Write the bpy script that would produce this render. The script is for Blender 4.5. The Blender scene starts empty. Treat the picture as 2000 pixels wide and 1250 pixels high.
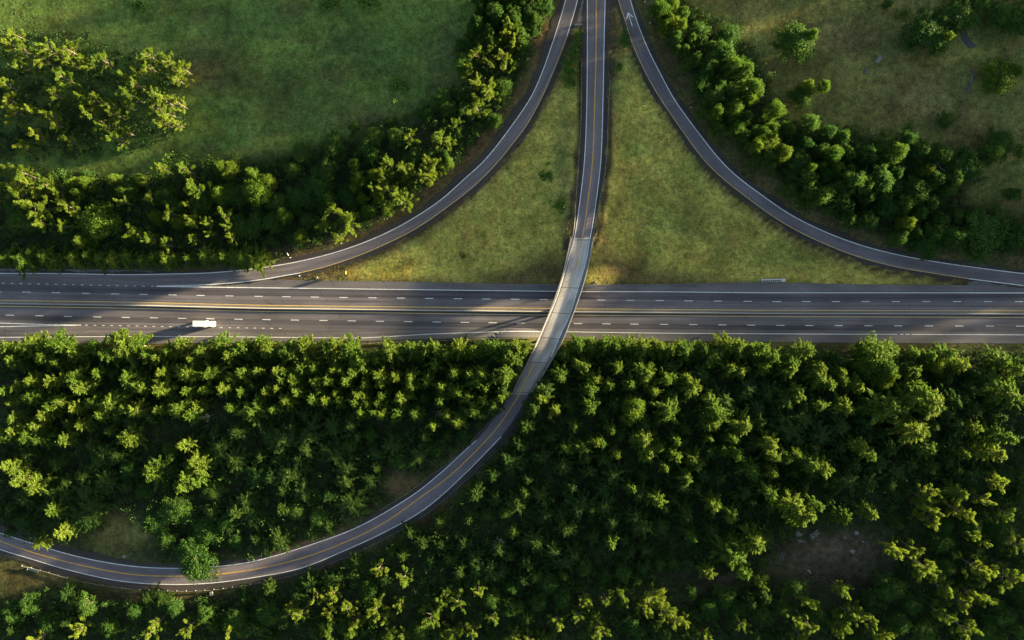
import bpy, math, random
import numpy as np
from mathutils import Vector

random.seed(7)
rng = np.random.default_rng(11)
sc = bpy.context.scene
COL = sc.collection
R = math.radians

# ------------------------------------------------------------------ frame of reference
S = 4.6                     # photograph pixels per metre on the highway
CAM_H = 1000 / 0.75 / S     # camera height above the highway (24 mm lens)
SUN_EL, SUN_AZ = 5.4, 15.5  # low sun, to the right of the picture and slightly up


def W(px, py, z=0.0):
    k = (CAM_H - z) / CAM_H / S
    return ((px - 1000) * k, (625 - py) * k)


def WA(pts, z=0.0):
    a = np.asarray(pts, float)
    k = (CAM_H - z) / CAM_H / S
    return np.column_stack([(a[:, 0] - 1000) * k, (625 - a[:, 1]) * k])


def sstep(t):
    t = np.clip(t, 0, 1)
    return t * t * (3 - 2 * t)


def spline(pts, n, closed=False):
    """Catmull-Rom through pts, resampled to n points of even spacing."""
    p = np.asarray(pts, float)
    e = np.vstack([2 * p[0] - p[1], p, 2 * p[-1] - p[-2]])
    out = []
    for i in range(len(p) - 1):
        p0, p1, p2, p3 = e[i], e[i + 1], e[i + 2], e[i + 3]
        d = lambda a, b: max(np.hypot(*(b - a)[:2]) ** 0.5, 1e-6)
        t0 = 0; t1 = t0 + d(p0, p1); t2 = t1 + d(p1, p2); t3 = t2 + d(p2, p3)
        t = np.linspace(t1, t2, 24, endpoint=False)[:, None]
        A1 = (t1 - t) / (t1 - t0) * p0 + (t - t0) / (t1 - t0) * p1
        A2 = (t2 - t) / (t2 - t1) * p1 + (t - t1) / (t2 - t1) * p2
        A3 = (t3 - t) / (t3 - t2) * p2 + (t - t2) / (t3 - t2) * p3
        B1 = (t2 - t) / (t2 - t0) * A1 + (t - t0) / (t2 - t0) * A2
        B2 = (t3 - t) / (t3 - t1) * A2 + (t - t1) / (t3 - t1) * A3
        out.append((t2 - t) / (t2 - t1) * B1 + (t - t1) / (t2 - t1) * B2)
    out = np.vstack(out + [p[-1:]])
    s = np.concatenate([[0], np.cumsum(np.hypot(*np.diff(out[:, :2], axis=0).T))])
    q = np.linspace(0, s[-1], n)
    return np.column_stack([np.interp(q, s, out[:, k]) for k in range(out.shape[1])])


def length(p):
    return float(np.hypot(*np.diff(np.asarray(p)[:, :2], axis=0).T).sum())


# ------------------------------------------------------------------ lines read off the photograph (photo pixels)
RA_OUT = [(1112, -40), (1104.5, 0), (1091, 47), (1075, 96), (1061, 136), (1037.5, 189), (1000, 245), (947.5, 312), (910, 347), (857.5, 393), (787.5, 438), (725, 468), (655, 493), (577.5, 512), (500, 524.5), (460, 529), (400, 533.5), (337, 535), (250, 536.5), (125, 534.5), (25, 534), (-60, 534)]
RA_IN = [(1136, -40), (1128, 0), (1107.5, 71), (1096, 102), (1082.5, 135), (1060, 186), (1030, 242), (1000, 282), (976, 312), (930, 359.5), (880, 399.5), (812.5, 446), (750, 478), (690, 503), (640, 519.5), (586, 533), (500, 547.5), (405, 556), (305, 559)]
RB_IN = [(1200, -40), (1208, 0), (1222.5, 45), (1235, 85), (1252.5, 125), (1277.5, 172.5), (1315, 230), (1375, 312), (1410, 347), (1447.5, 377), (1500, 416), (1550, 447), (1612.5, 477), (1675, 501), (1750, 521), (1812.5, 532), (1892.5, 544.5), (2000, 558), (2080, 568)]
RB_OUT = [(1222, -40), (1231, 0), (1246, 47.5), (1265, 95), (1287.5, 140), (1317.5, 195), (1362.5, 257.5), (1406, 312), (1437.5, 343), (1500, 390), (1540, 417), (1600, 448), (1675, 477), (1750, 497), (1825, 511), (1900, 522), (2000, 534.5), (2080, 543)]
CR_L = [(1147, -40), (1147, 0), (1147, 112), (1145.5, 225), (1141.5, 312), (1135, 374.5), (1127.5, 429.5), (1122.5, 462), (1117.5, 482), (1110, 507), (1097.5, 550), (1085, 588), (1069, 624)]
CR_R = [(1183, -40), (1182, 0), (1180.5, 50), (1179, 125), (1177.5, 200), (1173.5, 312), (1165, 387), (1156, 447), (1152.5, 464.5), (1145, 507), (1132.5, 552), (1109, 624)]
CR_Y = [(1164.5, -40), (1164.5, 0), (1164, 100), (1161, 212), (1157.5, 312), (1149, 387), (1137.5, 462), (1122.5, 527), (1106, 574), (1089, 624)]
SR_N = [(1050, 672), (1033, 705), (1000, 765), (976, 801), (930, 860), (852, 931), (805, 967.6), (703.5, 1027), (627, 1057), (500, 1095), (427, 1106), (333, 1109.6), (254, 1105), (153, 1087), (60, 1060), (0, 1040), (-70, 1010)]
SR_Y = [(1068, 672), (1042, 712), (1015, 768), (1000, 793), (975, 830), (940, 870), (875, 932), (831, 964), (754, 1018.5), (678, 1057), (589, 1090), (500, 1111), (417, 1122), (331, 1125), (254, 1121), (153, 1102.5), (51, 1074.5), (0, 1056), (-70, 1026)]
SR_S = [(1088, 672), (1064, 712), (1034, 768), (1012, 806), (979, 852.5), (905, 928), (831, 993), (754, 1037.6), (678, 1073), (589, 1109), (500, 1127), (407, 1139), (318, 1141), (229, 1133.5), (127, 1111), (60, 1091), (0, 1072.5), (-70, 1043)]
HW = {  # highway lines: x -> y
    'top': [(-900, 524), (0, 525), (250, 527), (575, 547.5), (750, 549.5), (995, 554.5), (1175, 556.5), (1325, 555), (1500, 552), (1750, 556.5), (1900, 557), (2900, 560)],
    'wl': [(-900, 556), (0, 557), (305, 559.5), (500, 562), (592, 563), (750, 565), (1000, 568), (1135, 569.5), (1305, 570), (1500, 572), (1892, 572), (2900, 574)],
    'dash1': [(-900, 561), (52, 570.5), (225, 574), (448, 578), (671, 581), (950, 584), (1174, 586), (1402, 588), (1517, 589), (1990, 589), (2900, 591)],
    'y1': [(-900, 577), (0, 586.5), (250, 590), (500, 596), (750, 599), (1000, 601.5), (1125, 603), (1500, 606), (1750, 606.5), (2000, 607), (2900, 609)],
    'mb': [(-900, 582.5), (0, 592.5), (250, 596.5), (500, 602.5), (750, 605.5), (1000, 608.3), (1125, 609.5), (1500, 612.3), (1750, 613), (2000, 613.5), (2900, 616)],
    'y2': [(-900, 587), (0, 598), (250, 602), (500, 608), (750, 611), (1000, 614.5), (1125, 615.5), (1500, 618), (1750, 619), (2000, 620), (2900, 622)],
    'dash2': [(-900, 603), (19, 615.5), (190, 619), (466, 623.5), (742, 627.5), (1017, 631), (1239, 633), (1524, 635.5), (1785, 636.5), (1990, 637), (2900, 639)],
    'wl2': [(-900, 658), (0, 659), (160, 657.5), (300, 657), (430, 657.5), (600, 659.5), (712, 660), (760, 657.3), (837, 652.5), (920, 649.5), (1000, 647), (1110, 648), (1275, 650.5), (1500, 652), (1755, 653), (2000, 654), (2900, 656)],
    'bot': [(-900, 669), (0, 667), (212, 672.5), (400, 670), (545, 666.5), (675, 667.5), (750, 664.5), (1000, 658), (1107, 661), (1275, 666), (1500, 668), (1750, 670), (2000, 671), (2900, 673)],
}


def hy(name, x):
    a = np.asarray(HW[name], float)
    return np.interp(x, a[:, 0], a[:, 1])


# ------------------------------------------------------------------ terrain height
def seg_dist(x, y, line):
    """Distance from points to a polyline."""
    d = np.full(np.shape(x), 1e9)
    for (ax, ay), (bx, by) in zip(line[:-1], line[1:]):
        vx, vy = bx - ax, by - ay
        t = np.clip(((x - ax) * vx + (y - ay) * vy) / (vx * vx + vy * vy + 1e-9), 0, 1)
        d = np.minimum(d, np.hypot(x - ax - t * vx, y - ay - t * vy))
    return d


ROAD_Z = 6.3
cr_line = WA([(1164.5, -400), (1164.5, -40), (1164, 100), (1161, 212), (1157.5, 312), (1149, 387), (1137.5, 462), (1134, 474)], ROAD_Z)
sr_line = WA(spline([(1018, 752), (1000, 787), (975, 826), (940, 870), (875, 932), (831, 968), (754, 1020), (678, 1060), (589, 1092), (500, 1112), (417, 1122), (331, 1125), (254, 1120), (153, 1101), (51, 1072), (0, 1056), (-70, 1026), (-300, 930)], 60), ROAD_Z)
wig = [(0.011, 0.017, 1.3), (0.031, -0.023, 4.1), (-0.019, 0.041, 2.2)]


def E(x, y):
    """Ground height in metres at world x, y."""
    x = np.asarray(x, float); y = np.asarray(y, float)
    px = np.clip(x * S + 1000, -900, 2900)
    yn = (625 - hy('top', px)) / S
    ys = (625 - hy('bot', px)) / S
    n = ROAD_Z * sstep((y - yn - 1.0) / 88.0)
    s = ROAD_Z * sstep((ys - y - 2.0) / 34.0)
    T = n + s
    for line in (cr_line, sr_line):
        d = seg_dist(x, y, line)
        T = np.maximum(T, np.minimum(ROAD_Z, ROAD_Z - (d - 7.2) / 2.6))
    return np.maximum(T, 0.0)


def WP(pts, zref):
    """Photo pixels to world; with zref 0 the ground's own height is used."""
    if zref: return WA(pts, zref)
    a = np.asarray(pts, float); q = WA(a)
    for _ in range(3):
        k = (CAM_H - E(q[:, 0], q[:, 1])) / CAM_H / S
        q = np.column_stack([(a[:, 0] - 1000) * k, (625 - a[:, 1]) * k])
    return q


def Ez(x, y):
    return float(E(np.array([x]), np.array([y]))[0])


# ------------------------------------------------------------------ object helpers
def tag(o, label=None, cat=None, group=None, kind=None):
    if label: o['label'] = label
    if cat: o['category'] = cat
    if group: o['group'] = group
    if kind: o['kind'] = kind
    return o


def empty(name, loc=(0, 0, 0), rz=0.0):
    o = bpy.data.objects.new(name, None)
    COL.objects.link(o)
    o.location = loc
    o.rotation_euler = (0, 0, rz)
    o.empty_display_size = 0.5
    return o


def mesh_obj(name, verts, faces, mats, parent=None, midx=None, uv=None, smooth=False):
    me = bpy.data.meshes.new(name)
    me.from_pydata([tuple(map(float, v)) for v in verts], [], [tuple(map(int, f)) for f in faces])
    for m in (mats if isinstance(mats, (list, tuple)) else [mats]):
        me.materials.append(m)
    if midx is not None:
        me.polygons.foreach_set('material_index', np.asarray(midx, np.int32))
    if uv is not None:
        l = me.uv_layers.new(name='UVMap')
        vi = np.empty(len(me.loops), np.int32)
        me.loops.foreach_get('vertex_index', vi)
        l.data.foreach_set('uv', np.asarray(uv, np.float32)[vi].ravel())
    if smooth:
        me.polygons.foreach_set('use_smooth', np.ones(len(me.polygons), bool))
    me.update()
    o = bpy.data.objects.new(name, me)
    COL.objects.link(o)
    if parent: o.parent = parent
    return o


class MB:
    """Collects boxes, prisms and tubes into one mesh."""
    def __init__(s): s.v = []; s.f = []
    def add(s, v, f):
        n = len(s.v)
        s.v += [tuple(p) for p in v]
        s.f += [tuple(i + n for i in q) for q in f]
        return s
    def box(s, x0, x1, y0, y1, z0, z1, bev=0.0):
        b = bev
        if b <= 0:
            v = [(x0, y0, z0), (x1, y0, z0), (x1, y1, z0), (x0, y1, z0), (x0, y0, z1), (x1, y0, z1), (x1, y1, z1), (x0, y1, z1)]
            return s.add(v, [(3, 2, 1, 0), (4, 5, 6, 7), (0, 1, 5, 4), (1, 2, 6, 5), (2, 3, 7, 6), (3, 0, 4, 7)])
        import bmesh
        bm = bmesh.new()
        r = bmesh.ops.create_cube(bm, size=1)
        for q in r['verts']:
            q.co = Vector(((x0 + x1) / 2 + q.co.x * (x1 - x0), (y0 + y1) / 2 + q.co.y * (y1 - y0), (z0 + z1) / 2 + q.co.z * (z1 - z0)))
        bmesh.ops.bevel(bm, geom=bm.edges[:], offset=b, segments=2, affect='EDGES', profile=0.5)
        bm.verts.index_update()
        s.add([q.co[:] for q in bm.verts], [[q.index for q in f.verts] for f in bm.faces])
        bm.free()
        return s
    def prism(s, prof, y0, y1):
        """Profile in x,z swept along y."""
        n = len(prof)
        v = [(x, y0, z) for x, z in prof] + [(x, y1, z) for x, z in prof]
        f = [tuple(range(n)), tuple(range(2 * n - 1, n - 1, -1))] + [(i, (i + 1) % n + 0, (i + 1) % n + n, i + n)[::-1] for i in range(n)]
        return s.add(v, f)
    def tube(s, pts, rads, n=7, cap=True):
        pts = [Vector(p) for p in pts]
        v = []
        for i, p in enumerate(pts):
            d = (pts[min(i + 1, len(pts) - 1)] - pts[max(i - 1, 0)]).normalized()
            a = d.orthogonal().normalized(); b = d.cross(a)
            for k in range(n):
                t = 2 * math.pi * k / n
                v.append(p + (a * math.cos(t) + b * math.sin(t)) * rads[i])
        f = [(i * n + k, i * n + (k + 1) % n, (i + 1) * n + (k + 1) % n, (i + 1) * n + k) for i in range(len(pts) - 1) for k in range(n)]
        if cap: f += [tuple(range(n))[::-1], tuple((len(pts) - 1) * n + k for k in range(n))]
        return s.add(v, f)
    def build(s, name, mat, parent=None, smooth=False):
        return mesh_obj(name, s.v, s.f, mat, parent, smooth=smooth)


# ------------------------------------------------------------------ materials
def newmat(name):
    m = bpy.data.materials.new(name); m.use_nodes = True
    nt = m.node_tree
    return m, nt, nt.nodes, nt.links, nt.nodes['Principled BSDF']


def plain(name, col, rough=0.6, metal=0.0, var=0.12, scale=6.0):
    m, nt, N, L, b = newmat(name)
    tc = N.new('ShaderNodeTexCoord'); ns = N.new('ShaderNodeTexNoise'); ns.inputs['Scale'].default_value = scale; ns.inputs['Detail'].default_value = 5
    L.new(tc.outputs['Object'], ns.inputs['Vector'])
    mr = N.new('ShaderNodeMapRange'); mr.inputs['To Min'].default_value = 1 - var; mr.inputs['To Max'].default_value = 1 + var
    L.new(ns.outputs['Fac'], mr.inputs['Value'])
    mx = N.new('ShaderNodeVectorMath'); mx.operation = 'SCALE'; mx.inputs[0].default_value = col
    L.new(mr.outputs['Result'], mx.inputs['Scale'])
    L.new(mx.outputs['Vector'], b.inputs['Base Color'])
    b.inputs['Roughness'].default_value = rough; b.inputs['Metallic'].default_value = metal
    return m


def asphalt(name, col, streak=0.42, blot=0.3, rough=0.85, warm=(1, 1, 1)):
    """Worn asphalt: wheel streaks along the lane (UV u = metres along, v = metres across), blotches and fine grain."""
    m, nt, N, L, b = newmat(name)
    uv = N.new('ShaderNodeUVMap')
    def noise(sx, sy, detail=4, rough_=0.55):
        mp = N.new('ShaderNodeMapping'); mp.inputs['Scale'].default_value = (sx, sy, 1)
        L.new(uv.outputs['UV'], mp.inputs['Vector'])
        n = N.new('ShaderNodeTexNoise'); n.inputs['Scale'].default_value = 1; n.inputs['Detail'].default_value = detail; n.inputs['Roughness'].default_value = rough_
        L.new(mp.outputs['Vector'], n.inputs['Vector'])
        return n.outputs['Fac']
    def rng_(sock, a, c, lo=0.3, hi=0.7):
        mr = N.new('ShaderNodeMapRange'); mr.inputs['From Min'].default_value = lo; mr.inputs['From Max'].default_value = hi
        mr.inputs['To Min'].default_value = a; mr.inputs['To Max'].default_value = c
        L.new(sock, mr.inputs['Value']); return mr.outputs['Result']
    def mul(a, c):
        q = N.new('ShaderNodeMath'); q.operation = 'MULTIPLY'; L.new(a, q.inputs[0]); L.new(c, q.inputs[1]); return q.outputs[0]
    f = rng_(noise(0.012, 0.9, 3), 1 - streak, 1 + streak)
    f = mul(f, rng_(noise(0.05, 0.12, 5), 1 - blot, 1 + blot))
    f = mul(f, rng_(noise(2.2, 2.2, 2), 0.9, 1.1))
    # sealed cracks: thin dark wandering lines
    mp = N.new('ShaderNodeMapping'); mp.inputs['Scale'].default_value = (0.05, 0.22, 1); L.new(uv.outputs['UV'], mp.inputs['Vector'])
    vo = N.new('ShaderNodeTexVoronoi'); vo.feature = 'DISTANCE_TO_EDGE'; vo.inputs['Scale'].default_value = 1; vo.inputs['Randomness'].default_value = 1
    wn = N.new('ShaderNodeTexNoise'); wn.inputs['Scale'].default_value = 1.4; L.new(mp.outputs['Vector'], wn.inputs['Vector'])
    ad = N.new('ShaderNodeMix'); ad.data_type = 'VECTOR'; ad.inputs['Factor'].default_value = 0.12
    L.new(mp.outputs['Vector'], ad.inputs['A']); L.new(wn.outputs['Color'], ad.inputs['B'])
    L.new(ad.outputs['Result'], vo.inputs['Vector'])
    f = mul(f, rng_(vo.outputs['Distance'], 0.72, 1.0, 0.0, 0.012))
    mx = N.new('ShaderNodeVectorMath'); mx.operation = 'SCALE'; mx.inputs[0].default_value = col
    L.new(f, mx.inputs['Scale']); L.new(mx.outputs['Vector'], b.inputs['Base Color'])
    b.inputs['Roughness'].default_value = rough
    return m


def paint(name, col, wear=0.35):
    m, nt, N, L, b = newmat(name)
    g = N.new('ShaderNodeNewGeometry'); ns = N.new('ShaderNodeTexNoise'); ns.inputs['Scale'].default_value = 0.7; ns.inputs['Detail'].default_value = 6; ns.inputs['Roughness'].default_value = 0.7
    L.new(g.outputs['Position'], ns.inputs['Vector'])
    mr = N.new('ShaderNodeMapRange'); mr.inputs['From Min'].default_value = 0.35; mr.inputs['From Max'].default_value = 0.62
    L.new(ns.outputs['Fac'], mr.inputs['Value'])
    mx = N.new('ShaderNodeMix'); mx.data_type = 'RGBA'
    mx.inputs['A'].default_value = (col[0] * (1 - wear) + .07 * wear, col[1] * (1 - wear) + .07 * wear, col[2] * (1 - wear) + .07 * wear, 1)
    mx.inputs['B'].default_value = (*col, 1)
    L.new(mr.outputs['Result'], mx.inputs['Factor']); L.new(mx.outputs['Result'], b.inputs['Base Color'])
    b.inputs['Roughness'].default_value = 0.7
    return m


def leafmat(name, dark, light, transl=0.45, byplace=0.0):
    """Foliage: colour varies per tree (object random) and per leaf clump (island random)."""
    m, nt, N, L, b = newmat(name)
    oi = N.new('ShaderNodeObjectInfo'); g = N.new('ShaderNodeNewGeometry')
    ad = N.new('ShaderNodeMath'); ad.operation = 'MULTIPLY_ADD'; ad.inputs[1].default_value = 0.72
    sc_ = N.new('ShaderNodeMath'); sc_.operation = 'MULTIPLY'; sc_.inputs[1].default_value = 0.28
    L.new(g.outputs['Random Per Island'], sc_.inputs[0])
    src = oi.outputs['Random']
    if byplace:
        ns = N.new('ShaderNodeTexNoise'); ns.inputs['Scale'].default_value = byplace; ns.inputs['Detail'].default_value = 3
        L.new(g.outputs['Position'], ns.inputs['Vector'])
        mr = N.new('ShaderNodeMapRange'); mr.inputs['From Min'].default_value = .32; mr.inputs['From Max'].default_value = .68; L.new(ns.outputs['Fac'], mr.inputs['Value']); src = mr.outputs['Result']
    L.new(src, ad.inputs[0]); L.new(sc_.outputs[0], ad.inputs[2])
    mx = N.new('ShaderNodeMix'); mx.data_type = 'RGBA'
    mx.inputs['A'].default_value = (*dark, 1); mx.inputs['B'].default_value = (*light, 1)
    L.new(ad.outputs[0], mx.inputs['Factor'])
    L.new(mx.outputs['Result'], b.inputs['Base Color'])
    b.inputs['Roughness'].default_value = 0.75
    b.inputs['Specular IOR Level'].default_value = 0.2
    tr = N.new('ShaderNodeBsdfTranslucent')
    L.new(mx.outputs['Result'], tr.inputs['Color'])
    ms = N.new('ShaderNodeMixShader'); ms.inputs[0].default_value = transl
    out = N['Material Output']
    L.new(b.outputs[0], ms.inputs[1]); L.new(tr.outputs[0], ms.inputs[2]); L.new(ms.outputs[0], out.inputs['Surface'])
    return m


M = dict(
    lane=asphalt('asphalt lane', (0.112, 0.098, 0.107)),
    lane_dark=asphalt('asphalt dark lane', (0.063, 0.056, 0.066)),
    lane_light=asphalt('asphalt light lane', (0.116, 0.106, 0.105)),
    shoulder=asphalt('asphalt shoulder', (0.114, 0.102, 0.107), 0.15, 0.3),
    shoulder_dark=asphalt('asphalt dark shoulder', (0.037, 0.029, 0.027), 0.3, 0.35),
    median=asphalt('asphalt median', (0.147, 0.130, 0.120), 0.15),
    ramp=asphalt('asphalt ramp', (0.129, 0.109, 0.121), 0.18),
    road=asphalt('asphalt overpass road', (0.138, 0.114, 0.129), 0.14),
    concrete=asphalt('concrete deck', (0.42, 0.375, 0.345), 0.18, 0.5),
    deck_shade_mid=asphalt('stained shade-painted concrete deck', (0.35, 0.312, 0.29), 0.22, 0.55),  # stains plus tree shade, both put into the deck colour
    deck_shade_dark=asphalt('heavily stained shade-painted concrete deck', (0.265, 0.235, 0.215), 0.25, 0.6),  # lowest part of the deck: more stain and tree shade in the colour
    deck_edge=asphalt('stained shade-painted deck edge', (0.165, 0.15, 0.155), 0.3, 0.4),  # dirt and the parapet's shadow painted into the outer strips
    parapet=plain('concrete parapet', (0.33, 0.31, 0.29), 0.85, var=0.25, scale=1.2),
    dirtyconc=plain('stained concrete', (0.16, 0.145, 0.13), 0.9, var=0.4, scale=0.6),
    white=paint('white road paint', (0.78, 0.78, 0.80)),
    yellow=paint('yellow road paint', (0.72, 0.40, 0.06)),
    yellow_pale=paint('pale yellow road paint', (0.72, 0.47, 0.13)),
    steel=plain('galvanised steel', (0.15, 0.15, 0.16), 0.6, 0.1),
    post=plain('grey post', (0.16, 0.15, 0.14), 0.7),
    truck=plain('white truck paint', (0.68, 0.69, 0.72), 0.32, var=0.03),
    rubber=plain('tyre rubber', (0.02, 0.02, 0.02), 0.85),
    glass=plain('dark vehicle glass', (0.03, 0.035, 0.04), 0.08, var=0.02),
    chrome=plain('bright metal', (0.7, 0.7, 0.7), 0.25, 0.9, var=0.03),
    dark=plain('dark grey metal', (0.05, 0.05, 0.055), 0.55),
    lamp=plain('lamp lens', (0.8, 0.78, 0.7), 0.15, var=0.02),
    red=plain('red lens', (0.5, 0.03, 0.02), 0.3, var=0.02),
    signyellow=plain('yellow sign face', (0.85, 0.50, 0.05), 0.5, var=0.05),
    cushion=plain('dull white cushion shell', (0.46, 0.46, 0.45), 0.6, var=0.12),
    signwhite=plain('white sign face', (0.82, 0.82, 0.80), 0.5, var=0.05),
    wood=plain('weathered timber', (0.11, 0.10, 0.095), 0.85, var=0.35, scale=3.0),
    woodlight=plain('pale timber', (0.19, 0.178, 0.162), 0.85, var=0.25, scale=3.0),
    stone=plain('pale rock', (0.17, 0.16, 0.145), 0.9, var=0.2),
    bark=plain('bark', (0.20, 0.155, 0.12), 0.9, var=0.35, scale=2.0),
    barkpale=plain('pale bark', (0.36, 0.31, 0.26), 0.9, var=0.3, scale=2.0),
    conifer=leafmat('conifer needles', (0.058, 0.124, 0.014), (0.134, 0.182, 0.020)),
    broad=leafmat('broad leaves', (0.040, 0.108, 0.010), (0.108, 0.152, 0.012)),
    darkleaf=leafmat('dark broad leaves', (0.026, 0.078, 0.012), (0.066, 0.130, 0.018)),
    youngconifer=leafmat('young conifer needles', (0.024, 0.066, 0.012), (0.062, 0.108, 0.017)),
    tuft=leafmat('tufted leaves', (0.070, 0.130, 0.012), (0.152, 0.198, 0.019)),
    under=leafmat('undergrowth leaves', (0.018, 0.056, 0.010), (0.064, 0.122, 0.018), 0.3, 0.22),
    grass=leafmat('grass blades', (0.13, 0.13, 0.034), (0.29, 0.245, 0.06), 0.3, 0.12),
    fieldgrass=leafmat('field grass blades', (0.068, 0.110, 0.026), (0.118, 0.160, 0.036), 0.3, 0.08),
    groveunder=leafmat('grove undergrowth with painted shade', (0.010, 0.034, 0.009), (0.028, 0.062, 0.012), 0.2, 0.22),  # leaf colours darkened to stand for shade under the canopy
    shrub=leafmat('shrub leaves', (0.05, 0.135, 0.018), (0.09, 0.16, 0.024), 0.25),
)

# ------------------------------------------------------------------ ground
def inpoly(px, py, poly):
    p = np.asarray(poly, float)
    ins = np.zeros(px.shape, bool)
    j = len(p) - 1
    for i in range(len(p)):
        xi, yi, xj, yj = p[i, 0], p[i, 1], p[j, 0], p[j, 1]
        with np.errstate(divide='ignore', invalid='ignore'):
            c = ((yi > py) != (yj > py)) & (px < (xj - xi) * (py - yi) / (yj - yi + 1e-12) + xi)
        ins ^= c
        j = i
    return ins


FIELD_UL = [(-200, -200), (960, -200), (970, 0), (935, 90), (905, 160), (860, 200), (790, 240), (680, 275), (560, 300), (420, 310), (300, 345), (-200, 345)]
FIELD_UR = [(1330, -200), (2300, -200), (2300, 470), (2010, 440), (1950, 420), (1890, 400), (1900, 330), (1760, 280), (1600, 250), (1530, 230), (1490, 130), (1430, 60), (1350, 20)]
TRI_L = [(1121, 50), (1136, 50), (1134, 240), (1127, 330), (1120, 440), (1112, 480), (1085, 556), (740, 549), (575, 547), (640, 525), (750, 487), (820, 452), (890, 405), (945, 355), (1010, 285), (1060, 205), (1095, 130)]
TRI_R = [(1192, 20), (1206, 14), (1225, 80), (1262, 165), (1320, 250), (1400, 350), (1490, 420), (1560, 460), (1660, 505), (1740, 525), (1890, 552), (1880, 557), (1320, 553), (1140, 556), (1160, 460), (1180, 350), (1190, 220)]
WOOD = [
    [(-120, 676), (212, 678), (640, 680), (760, 674), (1043, 668), (1026, 708), (985, 785), (925, 855), (845, 922), (760, 985), (690, 1020), (610, 1048), (500, 1082), (330, 1096), (240, 1090), (110, 1062), (0, 1030), (-120, 985)],
    [(1092, 690), (1116, 672), (1275, 676), (1500, 679), (1750, 681), (2000, 684), (2120, 685), (2120, 1330), (-120, 1330), (-120, 1130), (0, 1135), (110, 1140), (230, 1162), (330, 1166), (450, 1160), (600, 1128), (720, 1078), (840, 1015), (925, 945), (998, 862), (1044, 796), (1068, 730)],
    [(-120, 330), (150, 335), (300, 348), (330, 300), (420, 312), (560, 306), (650, 275), (760, 240), (860, 195), (905, 160), (900, 120), (940, 70), (965, -60), (1078, -60), (1066, 40), (1040, 120), (990, 210), (930, 285), (840, 362), (750, 430), (650, 470), (560, 494), (470, 516), (350, 520), (-120, 520)],
    [(-120, 60), (60, 66), (180, 70), (250, 105), (365, 100), (372, 255), (250, 300), (100, 312), (-120, 312)],
    [(1262, -60), (1330, -60), (1345, 20), (1440, 50), (1490, 140), (1540, 240), (1600, 240), (1750, 265), (1900, 300), (1930, 345), (1880, 395), (1990, 420), (2120, 440), (2120, 500), (1900, 492), (1800, 478), (1690, 448), (1600, 408), (1520, 350), (1445, 285), (1370, 190), (1310, 90)],
    [(1790, 80), (1830, 0), (1860, -60), (2120, -60), (2120, 60), (1950, 55), (1880, 55), (1845, 78)],
]
CLEAR = [(235, 1045, 62), (190, 1065, 40), (275, 1070, 45), (790, 945, 30), (1590, 1090, 62), (1660, 1075, 55), (1620, 1120, 60), (1540, 1115, 50), (1700, 1110, 40), (1390, 1135, 45), (1340, 1140, 35), (60, 1140, 45), (330, 680, 10)]


def lin(a, b, fine):
    core = np.arange(a, b + 1e-6, fine)
    out = []
    st = fine; x = b
    while x < 3200:
        st *= 1.35; x += st; out.append(x)
    left = []
    st = fine; x = a
    while x > -3200:
        st *= 1.35; x -= st; left.append(x)
    return np.array(left[::-1] + list(core) + out)


gx = lin(-236, 236, 1.6); gy = lin(-156, 156, 1.6)
GX, GY = np.meshgrid(gx, gy)
PX, PY = GX * S + 1000, 625 - GY * S
GZ = E(GX, GY)
px_c = np.clip(PX, -900, 2900)
road_mask = (PY > hy('top', px_c) + 5) & (PY < hy('bot', px_c) - 5)
for L_, R_, hz in ((RA_OUT, RA_IN, 0), (RB_IN, RB_OUT, 0), (CR_L[:8], CR_R[:9], ROAD_Z), (SR_N[2:], SR_S[2:], ROAD_Z)):
    a = spline(L_, 80); c = spline(R_, 80)
    k = (CAM_H - GZ) / CAM_H
    road_mask |= inpoly((GX / k) * S + 1000, 625 - (GY / k) * S, np.vstack([a, c[::-1]]))
GZ = GZ - 0.32 * road_mask


def blur(a, n):
    for _ in range(n):
        p = np.pad(a, 1, mode='edge')
        a = (p[:-2, 1:-1] + p[2:, 1:-1] + p[1:-1, :-2] + p[1:-1, 2:] + 2 * a) / 6
    return a


kk = (CAM_H - E(GX, GY)) / CAM_H
PXc, PYc = GX / kk * S + 1000, 625 - GY / kk * S   # picture position of the ground itself
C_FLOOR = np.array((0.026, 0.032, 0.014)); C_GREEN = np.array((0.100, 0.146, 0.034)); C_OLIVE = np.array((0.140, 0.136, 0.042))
C_DRY = np.array((0.335, 0.290, 0.066)); C_DIRT = np.array((0.058, 0.040, 0.028)); C_BRUSH = np.array((0.095, 0.066, 0.032)); C_VERGE = np.array((0.066, 0.050, 0.026))
gcol = np.tile(C_VERGE * 0.8 + C_GREEN * 0.2, PX.shape + (1,))


def lay(mask, col):
    global gcol
    gcol = gcol * (1 - mask[..., None]) + np.asarray(col) * mask[..., None]


lay(blur(((PY < -100) | (PY > 1300)).astype(float), 4), C_GREEN)
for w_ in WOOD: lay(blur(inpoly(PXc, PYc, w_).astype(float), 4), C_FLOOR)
lay(blur(inpoly(PXc, PYc, FIELD_UL).astype(float), 7), C_GREEN)
lay(blur(inpoly(PXc, PYc, FIELD_UR).astype(float), 7), C_OLIVE)
lay(blur(inpoly(PXc, PYc, TRI_L).astype(float), 2), C_DRY)
lay(blur(inpoly(PXc, PYc, TRI_R).astype(float), 2), C_DRY)


def blob(px, py, r, col, amt=1.0, ry=None):
    d = np.hypot((PXc - px) / r, (PYc - py) / (ry or r))
    lay(np.clip(1.25 - d, 0, 1) * amt, col)


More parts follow.
